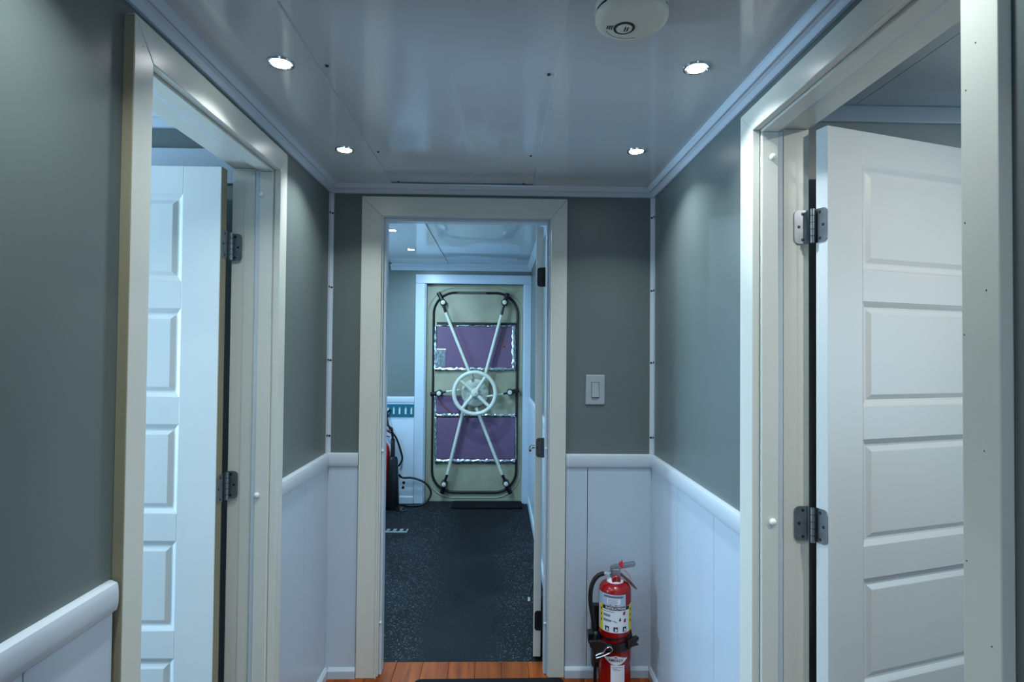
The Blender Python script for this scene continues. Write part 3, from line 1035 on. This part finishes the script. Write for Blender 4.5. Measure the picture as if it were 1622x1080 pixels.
# wall holes
for (px, py) in ((640, 762.5), (639, 770)):
    a = H(px, py)
    obj('cable_hole', MB().lathe([(0.013, 0), (0.013, 0.003), (0.008, 0.0035), (0, 0.0036)], 14, (a[0], EB - WTK, a[1]), (0, -1, 0)), 'hole', we)

# CO2 extinguisher behind the door jamb, its black horn in view
ce2 = tag(root('carbon_dioxide_extinguisher', (-1.03, 5.12, 0)), 'red fire extinguisher with a long black horn, half hidden beyond the middle doorway', 'extinguisher')
obj('cylinder', MB().lathe([(0.055, 0.0), (0.066, 0.012), (0.068, 0.03), (0.068, 0.50), (0.060, 0.55), (0.035, 0.59), (0.020, 0.60), (0.020, 0.615)], 28, (-1.03, 5.12, 0)), 'red_paint', ce2, smooth=True)
obj('base_ring', MB().lathe([(0.071, 0.0), (0.071, 0.05), (0.068, 0.052)], 28, (-1.03, 5.12, 0)), 'black_plastic', ce2, smooth=True)
obj('valve', MB().box(-1.05, -1.01, 5.09, 5.14, 0.61, 0.66), 'chrome', ce2, bevel=0.004)
obj('carry_handle', MB().obox((-1.02, 5.115, 0.685), (1, 0, 0.2), (0, 1, 0), (-0.2, 0, 1), 0.06, 0.012, 0.006), 'red_paint', ce2, bevel=0.003)
obj('squeeze_lever', MB().obox((-1.02, 5.115, 0.652), (1, 0, -0.25), (0, 1, 0), (0.25, 0, 1), 0.055, 0.010, 0.004), 'red_paint', ce2, bevel=0.002)
obj('horn', MB().lathe([(0.058, 0.03), (0.060, 0.04), (0.046, 0.44), (0.036, 0.465), (0.020, 0.47), (0.018, 0.62), (0.016, 0.625)], 24, (-0.935, 5.10, 0)), 'black_plastic', ce2, smooth=True)
obj('hose', MB().tube([(-1.01, 5.10, 0.64), (-1.02, 5.08, 0.72), (-0.985, 5.06, 0.755), (-0.94, 5.06, 0.72), (-0.935, 5.09, 0.62)], 0.011, 10), 'rubber', ce2, smooth=True)


def smooth_path(P, n=6):
    P = [Vector(p) for p in P]
    out = []
    for i in range(len(P) - 1):
        p0, p1, p2, p3 = P[max(i - 1, 0)], P[i], P[i + 1], P[min(i + 2, len(P) - 1)]
        for k in range(n):
            t = k / n
            out.append(0.5 * ((2 * p1) + (p2 - p0) * t + (2 * p0 - 5 * p1 + 4 * p2 - p3) * t * t + (3 * p1 - p0 - 3 * p2 + p3) * t ** 3))
    out.append(P[-1])
    return out


def W3(px, py, y):
    a = H(px, py)
    return (a[0], y, a[1])


tag(obj('black_cable', MB().tube(smooth_path([(-0.99, EB - 0.06, 0.865), W3(614, 655, 5.27), W3(619, 675, 5.25), W3(630, 692, 5.25), W3(637, 712, 5.25), W3(639, 724, 5.25), W3(634, 734, 5.25), W3(628, 737, 5.25)]), 0.009, 8), 'rubber', smooth=True),
    'black cable hanging from the teal rail beside the extinguisher horn', 'cable')
tag(obj('looped_cable', MB().tube(smooth_path([(-0.90, 5.22, 0.28), W3(640, 752.5, 5.24), W3(655, 753, 5.24), W3(672, 759, 5.24), W3(681, 768, 5.24), W3(684, 778, 5.24), (-0.64, 5.22, 0.04), (-0.70, 5.20, 0.010), (-0.80, 5.18, 0.010), (-0.87, 5.21, 0.010)]), 0.0095, 8), 'rubber', smooth=True),
    'black cable looping onto the rubber floor left of the steel door', 'cable')
tag(obj('short_hose', MB().tube(smooth_path([(-1.06, 5.20, 0.74), W3(612, 672, 5.23), W3(618, 680, 5.22), (-0.945, 5.16, 0.66)]), 0.007, 8), 'rubber', smooth=True),
    'short black hose arching over the half hidden extinguisher', 'hose')
tag(obj('door_mat', MB().prism(rrect(-0.415, 0.225, 5.12, 5.345, 0.02, (1, 1, 1, 1), 4), lambda p, t: (p[0], p[1], t), -0.0018, 0.014), 'mat_black', bevel=0.004),
    'flat black mat at the foot of the wheel-operated steel door', 'mat')
fp_ = tag(root('floor_plate', (-0.80, 4.49, -0.002)), 'slotted metal strip lying on the black rubber floor', 'metal strip')
obj('strip', MB().box(-0.96, -0.700, 4.445, 4.535, -0.0018, 0.004), 'steel_bright', fp_, bevel=0.001)
for k in range(5):
    xk = -0.945 + 0.052 * k
    obj('slot', MB().box(xk, xk + 0.026, 4.475, 4.532, 0.0036, 0.0046), 'hole', fp_)
tag(obj('rubber_stopper', MB().lathe([(0.05, 0), (0.05, 0.006), (0.03, 0.014), (0.022, 0.03), (0, 0.031)], 18, (-0.845, 5.06, -0.002)), 'black_plastic', smooth=True),
    'small black rubber stopper on the floor by the extinguisher horn', 'stopper')

# ------------------------------------------------------------------ downlights
def downlight(loc, label, group, power, col, lens='lamp_lens', k=1.0, spread=None):
    r_ = tag(root('ceiling_downlight', loc), label, 'light', group)
    R_ = 0.034 * k
    obj('rim', MB().lathe([(R_ * 0.80, 0.0), (R_ * 0.80, -0.002), (R_ * 0.86, -0.0045), (R_ * 0.97, -0.0035), (R_, 0.0)], 32), 'chrome', r_, local=True, smooth=True)
    obj('lens', MB().lathe([(R_ * 0.74, -0.0005), (R_ * 0.73, -0.0020), (R_ * 0.4, -0.0028), (0, -0.0030)], 28), lens, r_, local=True, smooth=True)
    l = bpy.data.lights.new('downlight_lamp', 'AREA')
    l.shape = 'DISK'
    l.size = R_ * 1.5
    l.spread = spread or SPREAD
    l.energy = power
    l.color = col
    lo = bpy.data.objects.new('downlight_lamp', l)
    COL.objects.link(lo)
    lo.parent = r_
    lo.location = (0, 0, -0.008)
    return r_


downlight((-0.558, 1.437, CZ), 'bright ceiling downlight nearest the left cabin door frame', 'hall downlights', LAMP_A, COL_A)
downlight((-0.564, 2.055, CZ), 'bright ceiling downlight near the left end of the hall', 'hall downlights', LAMP_A, COL_A)
downlight((0.495, 1.418, CZ), 'bright ceiling downlight nearest the right cabin door frame', 'hall downlights', LAMP_A, COL_A)
downlight((0.487, 2.018, CZ), 'bright ceiling downlight above the red fire extinguisher', 'hall downlights', LAMP_A, COL_A)
for (x, y) in ((-0.556, 0.81), (0.495, 0.80), (-0.556, 0.19), (0.495, 0.18)):
    downlight((x, y, CZ), 'hall downlight out of the picture near the photographer', 'hall downlights', LAMP_A * (0.55 if x > 0 else 0.9), COL_A)
downlight((-0.722, 3.80, BZ), 'small downlight seen through the doorway, nearer of the two', 'far compartment downlights', LAMP_B, COL_B, 'lamp_lens_blue', 1.1, PI)
downlight((-0.705, 4.52, BZ), 'small downlight seen through the doorway, nearer the steel door', 'far compartment downlights', LAMP_B, COL_B, 'lamp_lens_blue', 1.1, PI)
downlight((-0.722, 3.08, BZ), 'far compartment downlight hidden above the doorway head', 'far compartment downlights', LAMP_B, COL_B, 'lamp_lens_blue', 1.1, PI)
downlight((-1.45, 1.10, LZ), 'cabin downlight inside the left cabin', 'cabin downlights', LAMP_ROOM * 0.3, (0.70, 0.88, 1.0), spread=PI)
downlight((1.35, 0.75, RZ), 'cabin downlight inside the right cabin', 'cabin downlights', LAMP_ROOM * 1.7, (1.0, 0.99, 0.93), spread=PI)

# ------------------------------------------------------------------ smoke detector
sd = tag(root('smoke_detector', (0.268, 1.158, CZ)), 'round white smoke detector on the ceiling near the right downlights', 'smoke detector')
obj('base', MB().lathe([(0.0, 0.0), (0.072, 0.0), (0.0740, -0.004), (0.0740, -0.018), (0.071, -0.0200)], 48), 'detector', sd, local=True, smooth=True)
obj('vent_gap', MB().lathe([(0.0738, -0.0202), (0.0738, -0.0238)], 40), 'hole', sd, local=True)
for k in range(8):
    a = 2 * PI * k / 8
    obj('vent_post', MB().obox((0.0728 * math.cos(a), 0.0728 * math.sin(a), -0.022), (-math.sin(a), math.cos(a), 0), (math.cos(a), math.sin(a), 0), (0, 0, 1), 0.011, 0.002, 0.0019), 'detector', sd, local=True)
obj('cover', MB().lathe([(0.072, -0.024), (0.0745, -0.0255), (0.0745, -0.034), (0.073, -0.038), (0.066, -0.0425), (0.060, -0.0445), (0.0, -0.0455)], 48), 'detector', sd, local=True, smooth=True)
bt = obj('test_button', MB().lathe([(0.0165, -0.0450), (0.0165, -0.0475), (0.015, -0.048), (0, -0.0482)], 28, (-0.012, 0.014, 0)), 'detector', sd, local=True, smooth=True)
obj('button_ring', MB().lathe([(0.0172, -0.0448), (0.0222, -0.0448), (0.0222, -0.0468), (0.0172, -0.0468), (0.0172, -0.0448)], 32, (-0.012, 0.014, 0)), 'ink', sd, local=True, smooth=True)
for k in range(3):
    obj('sound_slot', MB().obox((-0.0475 + 0.0048 * k, 0.014, -0.0450), (1, 0, 0), (0, 1, 0), (0, 0, 1), 0.0013, 0.0075 - 0.0008 * (2 - k), 0.0008), 'ink', sd, local=True, bevel=0.0006)
for k in range(2):
    obj('button_print', MB().obox((-0.0105 + 0.0055 * k, 0.014, -0.0482), (1, 0, 0), (0, 1, 0), (0, 0, 1), 0.0014, 0.0085 - 0.001 * k, 0.0003), 'ink', bt, local=True)
obj('seam', MB().tube([(0.055 * math.cos(a) , 0.055 * math.sin(a), -0.0443) for a in [math.radians(150 - 9 * k) for k in range(10)]], 0.0008, 6), 'ink_grey', sd, local=True)

# ------------------------------------------------------------------ light switch
sw = tag(root('light_switch', (0.4255, D, 1.2455)), 'grey rocker light switch on the dark wall right of the middle doorway', 'light switch')
obj('wall_plate', MB().box(-0.0425, 0.0425, -0.007, 0.0, -0.0655, 0.0655), 'plate_grey', sw, local=True, bevel=0.0035)
obj('rocker_frame', MB().box(-0.019, 0.019, -0.0085, -0.0069, -0.036, 0.036), 'plate_grey', sw, local=True, bevel=0.001)
obj('rocker_gap', MB().box(-0.0172, 0.0172, -0.0090, -0.0080, -0.0342, 0.0342), 'hole', sw, local=True)
obj('rocker', MB().prism([(-0.0085, -0.0325), (-0.0135, -0.0325), (-0.0105, 0.0), (-0.0095, 0.0325), (-0.0085, 0.0325)],
                         lambda p, t: (t, p[0], p[1]), -0.0155, 0.0155), 'plate_grey', sw, local=True, bevel=0.001)

# ------------------------------------------------------------------ door mat at the foot of the picture
tag(obj('rubber_mat', MB().prism(rrect(-0.345, 0.290, 0.35, 2.462, 0.03, (1, 1, 1, 1), 5), lambda p, t: (p[0], p[1] + 0.012 * (p[0] + 0.345), t), 0.0002, 0.010),
        'mat_black', bevel=0.004), 'black rubber mat on the wooden floor before the middle doorway', 'mat')  # unseen length towards the camera is extended to darken and cool the floor bounce

# ------------------------------------------------------------------ red fire extinguisher in the corner
EX, EY, ER = 0.495, 2.385, 0.0662
TURN = -12.0                                               # labels face the hall, a little to the left
ext = tag(root('fire_extinguisher', (EX, EY, 0.0)), 'red fire extinguisher with instruction labels strapped in the right corner', 'extinguisher')


def e(zx, zy):
    return (-0.2512 + 0.000533 * zx, 0.6115 - 0.000529 * zy)


def e2(zx, zy):
    """the same for the bracket pieces standing proud of the cylinder's front"""
    p = e(zx, zy)
    return (p[0] - 0.0105, p[1] + 0.039)


L = lambda n, mb, m, p=None, **k: obj(n, mb, m, p or ext, local=True, **k)
cyl = L('cylinder', MB().lathe([(0.050, 0.012), (0.062, 0.016), (ER, 0.026), (ER, 0.424), (0.0640, 0.4345), (0.057, 0.445), (0.044, 0.4535), (0.030, 0.4575), (0.024, 0.459)], 48), 'red_paint', smooth=True)
L('foot_ring', MB().lathe([(0.048, 0.0), (0.055, 0.0), (0.057, 0.014), (0.050, 0.016)], 36), 'red_paint', smooth=True)
L('neck_collar', MB().lathe([(0.036, 0.4535), (0.034, 0.461), (0.024, 0.467), (0.020, 0.471)], 28), 'label_white', smooth=True)


def wrap(name, a0, a1, z0, z1, m, r=ER + 0.0006, n=24, parent=None):
    """label bent round the cylinder; angle 0 faces the camera (-Y), positive to the right"""
    P, F = [], []
    z0, z1 = z0 + 0.017, min(z1 + 0.017, 0.4232)
    for k in range(n + 1):
        a = math.radians(TURN + a0 + (a1 - a0) * k / n)
        for (rr_, z) in ((r, z0), (r, z1), (r - 0.0005, z1), (r - 0.0005, z0)):
            P.append((rr_ * math.sin(a), -rr_ * math.cos(a), z))
    for k in range(n):
        for j in range(4):
            j2 = (j + 1) % 4
            F.append((4 * k + j, 4 * k + j2, 4 * k + 4 + j2, 4 * k + 4 + j))
    F += [(0, 1, 2, 3), (4 * n + 3, 4 * n + 2, 4 * n + 1, 4 * n)]
    return L(name, MB().add(P, F), m, parent)


def bend(mb, a_c, z_c, r=ER + 0.0016):
    out = MB()
    out.f = mb.f
    for p in mb.v:
        a = math.radians(TURN + a_c) + p.x / r
        out.v.append(Vector((r * math.sin(a), -r * math.cos(a), z_c + 0.017 + p.y)))
    return out


lg = wrap('inspection_label', -84, 41, 0.360, 0.424, 'label_grey')
wrap('label_print', -40, 30, 0.394, 0.401, 'ink_grey', ER + 0.0011, parent=lg)
wrap('label_print', -28, 20, 0.368, 0.390, 'label_white', ER + 0.0010, parent=lg)
for k in range(4):
    wrap('label_print', -24, 12 - 5 * (k % 2), 0.3855 - 0.0050 * k, 0.3872 - 0.0050 * k, 'ink_grey', ER + 0.0013, parent=lg)
for a in (-15, 4):
    wrap('label_mark', a - 2.5, a + 2.5, 0.3620, 0.3660, 'ink_red', ER + 0.0014, parent=lg)
li = wrap('instruction_label', -76, 82, 0.2530, 0.3585, 'label_white')
wrap('label_band', -62, -46, 0.2535, 0.3580, 'label_yellow', ER + 0.0010, parent=li)
wrap('label_band', 57, 82, 0.2535, 0.3580, 'label_yellow', ER + 0.0010, parent=li)
wrap('label_header', -46, 58, 0.3440, 0.3580, 'ink', ER + 0.0011, parent=li)
L('label_text', bend(text_mb('INSTRUCTIONS', 0.0125, 0.0003, 1.0), 4, 0.3508), 'label_white', li)
for (z, a1) in ((0.336, -2), (0.3235, -16), (0.320, -14), (0.3165, -17), (0.303, -18), (0.2995, -12), (0.296, -15)):
    wrap('label_print', -43, a1, z, z + 0.0017, 'ink', ER + 0.0012, parent=li)
for zz_ in (0.335, 0.312, 0.290):
    for a in (-54, 67):
        wrap('label_mark', a - 3.0, a + 3.0, zz_, zz_ + 0.009, 'ink', ER + 0.0014, n=6, parent=li)
# pictograms
for (a, z) in ((34, 0.325), (37, 0.296)):
    wrap('label_mark', a - 4, a + 4, z, z + 0.010, 'ink_red', ER + 0.0012, n=6, parent=li)
    wrap('label_mark', a - 2, a + 6, z + 0.010, z + 0.013, 'ink', ER + 0.0012, n=6, parent=li)


def bent_poly(name, pts, a_c, z_c, m, parent, r=ER + 0.0013):
    mb = MB()
    n = len(pts)
    c = (sum(p[0] for p in pts) / n, sum(p[1] for p in pts) / n)
    mb.add([(p[0], p[1], 0) for p in pts] + [(c[0], c[1], 0)], [(i, (i + 1) % n, n) for i in range(n)])
    return L(name, bend(mb, a_c, z_c, r), m, parent)


bent_poly('flame_mark', [(-0.004, 0), (0.0, -0.004), (0.005, 0), (0.004, 0.007), (0.001, 0.014), (-0.001, 0.007)], 18, 0.304, 'ink', li)
bent_poly('hose_mark', [(-0.012, 0.002), (-0.004, 0.0), (0.004, -0.004), (0.005, -0.002), (-0.003, 0.003), (-0.012, 0.004)], 4, 0.298, 'ink_grey', li)
bent_poly('nozzle_mark', [(-0.006, 0.0), (0.0, -0.003), (0.006, 0.0), (0.0, 0.003)], -14, 0.301, 'ink', li)
for a in (-28, 3, 36):
    sq = wrap('pictogram', a - 7, a + 8, 0.258, 0.277, 'ink', ER + 0.0012, n=8, parent=li)
    bent_poly('pictogram_mark', [(-0.005, -0.006), (0.001, -0.007), (0.006, -0.006), (0.005, 0.001), (-0.001, 0.006), (-0.003, 0.0)], a + 1, 0.267, 'label_white', li, ER + 0.0016)
# round lower logo label: white lozenge with lettering
up_ = [(-0.052, 0.0075), (-0.030, 0.0115), (0.0, 0.0190), (0.030, 0.0115), (0.052, 0.0075)]
dn_ = [(-0.052, 0.0065), (-0.036, -0.006), (-0.022, -0.0145), (0.0, -0.0195), (0.022, -0.0145), (0.036, -0.006), (0.052, 0.0065)]


def interp(t, x):
    for (xa, za), (xb, zb) in zip(t[:-1], t[1:]):
        if x <= xb:
            return za + (zb - za) * (x - xa) / (xb - xa)
    return t[-1][1]


lz = MB()
nn = 26
xs_ = [-0.052 + 0.104 * k / nn for k in range(nn + 1)]
lz.add([q for x in xs_ for q in ((x, interp(up_, x), 0), (x, interp(dn_, x), 0))],
       [(2 * k, 2 * k + 1, 2 * k + 3, 2 * k + 2) for k in range(nn)])
dm = L('logo_label', bend(lz, 5, 0.143, ER + 0.0009), 'label_white', cyl)
L('logo_text', bend(text_mb('AMEREX', 0.0150, 0.0003, 1.12), 5, 0.1425, ER + 0.0014), 'ink', dm)
bent_poly('logo_mark', [(-0.006, 0.0), (0.006, 0.0), (0.004, 0.005), (-0.004, 0.005)], 5, 0.1525, 'ink_red', dm, ER + 0.0014)
lp = wrap('paper_label', -13, 37, 0.030, 0.1235, 'label_white')
for (z, a0_, a1_) in ((0.1145, -8, 28), (0.1090, -8, 10), (0.1040, -4, 22)):
    wrap('label_print', a0_, a1_, z, z + 0.0016, 'ink_grey', ER + 0.0011, n=10, parent=lp)

# valve, handles, gauge, pin, hose
L('valve_body', MB().box(-0.018, 0.020, -0.018, 0.018, 0.467, 0.510), 'nickel', bevel=0.004)
gg = L('pressure_gauge', MB().lathe([(0.0185, 0.0), (0.0185, 0.010), (0.016, 0.013), (0.0, 0.0132)], 24, (0.0, -0.018, 0.4680), (0, -1, 0)), 'red_paint', smooth=True, label='round red pressure gauge')
L('gauge_needle', MB().obox((0.0, -0.0318, 0.4715), (1, 0, 0), (0, 1, 0), (0, 0, 1), 0.0012, 0.0004, 0.009), 'ink_grey', gg)


def plate_xz(pts, y0, y1):
    return MB().prism(pts, lambda p, t: (p[0], t, p[1]), y0, y1)


L('carry_handle', plate_xz([e(436, 200), e(440, 183), e(470, 172), e(530, 160), (e(625, 145)), e(632, 158), e(618, 178), e(540, 190), e(500, 200), e(480, 225), e(450, 225)], -0.012, 0.012), 'nickel', bevel=0.002, label='metal top handle')
L('squeeze_lever', plate_xz([e(505, 232), e(528, 240), e(600, 300), e(643, 352), e(640, 360), e(600, 330), e(528, 262), e(510, 250)], -0.010, 0.010), 'lever_rust', bevel=0.0015, label='reddish worn lower lever')
pp = L('pull_pin', MB().tube([(e(520, 185)[0], -0.022, e(520, 185)[1]), (e(520, 185)[0], 0.018, e(520, 185)[1])], 0.0025, 8), 'chrome', smooth=True)
L('seal_tag', plate_xz([e(508, 178), e(492, 150), e(494, 128), e(508, 132), e(516, 112), e(524, 140), e(522, 165), e(530, 180)], -0.0235, -0.0215), 'tag_red', pp, label='red plastic seal tag')
L('seal_wire', MB().tube([(*[e(535, 195)[0]], -0.02, e(535, 195)[1]), (e(575, 235)[0], -0.018, e(575, 235)[1]), (e(592, 275)[0], -0.012, e(592, 275)[1])], 0.0012, 6), 'tag_red', pp)
hs = []
for (zx, zy, y) in [(440, 231, -0.002), (415, 230, -0.004), (380, 232, -0.006), (340, 245, -0.008), (305, 280, -0.010), (283, 330, -0.012), (274, 400, -0.014), (278, 480, -0.016), (292, 560, -0.018), (304, 640, -0.018), (310, 690, -0.016)]:
    p = e(zx, zy)
    hs.append((p[0], y, p[1]))
L('hose', MB().tube(smooth_path(hs[2:], 4), 0.0092, 12), 'rubber', smooth=True)
L('hose_ferrule', MB().tube([hs[0], hs[1], hs[2]], 0.0083, 14), 'chrome', smooth=True)
nz = e(308, 700)
L('nozzle', MB().lathe([(0.009, 0.02), (0.012, 0.01), (0.012, -0.012), (0.010, -0.022), (0, -0.0221)], 16, (nz[0], -0.016, nz[1]), (0, 0, 1)), 'nickel', smooth=True)

# bracket that holds it on the wall
br = tag(root('extinguisher_bracket', (EX, EY, 0.0)), 'black wall bracket and strap gripping the red fire extinguisher', 'bracket')
B = lambda n, mb, m='black_plastic', p=None, **k: obj(n, mb, m, p or br, local=True, **k)
WY = D - WTK - EY                                            # wainscot face in the local frame
pxa, pxb = e(318, 0)[0], e(342, 0)[0]
B('back_post', MB().box(pxa, pxb, 0.030, 0.044, 0.0005, e(0, 515)[1]), 'black_metal', bevel=0.002)
B('back_plate', MB().box(pxa, 0.04, 0.070, WY, 0.06, 0.32), 'black_metal', bevel=0.002)
B('stand_off', MB().box(pxa, pxb, 0.0445, 0.0698, 0.16, 0.24), 'black_metal', bevel=0.002)


def band(z, hgt, r, t, a0, a1, tilt=0.0, n=30):
    P, F = [], []
    for k in range(n + 1):
        a = math.radians(a0 + (a1 - a0) * k / n)
        zz2 = z + tilt * math.sin(a)
        for (rr_, dz) in ((r + t, -hgt / 2), (r + t, hgt / 2), (r, hgt / 2), (r, -hgt / 2)):
            P.append((rr_ * math.sin(a), -rr_ * math.cos(a), zz2 + dz))
    for k in range(n):
        for j in range(4):
            j2 = (j + 1) % 4
            F.append((4 * k + j, 4 * k + j2, 4 * k + 4 + j2, 4 * k + 4 + j))
    F += [(0, 1, 2, 3), (4 * n + 3, 4 * n + 2, 4 * n + 1, 4 * n)]
    return MB().add(P, F)


st_ = B('strap', band(0.2120, 0.036, ER + 0.0005, 0.006, -120, 150, 0.010), smooth=True)
B('thin_strap', band(0.2460, 0.008, ER + 0.0004, 0.003, -110, 140, 0.004), smooth=True)
a_, b_ = e(560, 830), e(650, 745)
B('strap_wing', MB().prism([e2(560, 775), e2(610, 745), e2(638, 738), e2(632, 760), e2(650, 748), e2(640, 772), e2(628, 785), e2(648, 802), e2(600, 815), e2(566, 838)],
                           lambda p, t: (p[0], t, p[1]), -0.074, -0.058), bevel=0.002)
B('latch_block', MB().prism([e2(268, 760), e2(350, 755), e2(440, 790), (e2(440, 838)), e2(380, 830), e2(350, 900), e2(348, 920), e2(292, 918), e2(292, 830), e2(270, 800)],
                            lambda p, t: (p[0], t, p[1]), -0.088, -0.0735), bevel=0.003)
B('nozzle_clip', MB().prism([e(252, 672), e(296, 668), e(300, 690), e(280, 735), e(322, 750), e(334, 690), e(341, 690), e(344, 760), e(270, 765), e(254, 745)],
                            lambda p, t: (p[0], t, p[1]), -0.040, 0.0), bevel=0.002)
hp = [e2(312, 862), e2(350, 845), e2(372, 838), e2(392, 808), e2(420, 798), e2(437, 815), e2(425, 838), e2(372, 862), e2(316, 880)]
B('hairpin_clip', MB().tube(smooth_path([(p[0], -0.092, p[1]) for p in hp], 5), 0.0026, 8), 'chrome', smooth=True, label='silver hairpin clip')

# screws in the wainscot beside it
for (x, z) in ((e(607, 0)[0] + EX, e(0, 428)[1]), (e(608, 0)[0] + EX, e(0, 490)[1])):
    part_at('screw', SCREW, 'screw', wb, (x, D - WTK - 0.0005, z + 0.01), (PI / 2 + PI, 0, 0), smooth=True)

for o in bpy.data.objects:
    if '_w' in o:
        del o['_w']
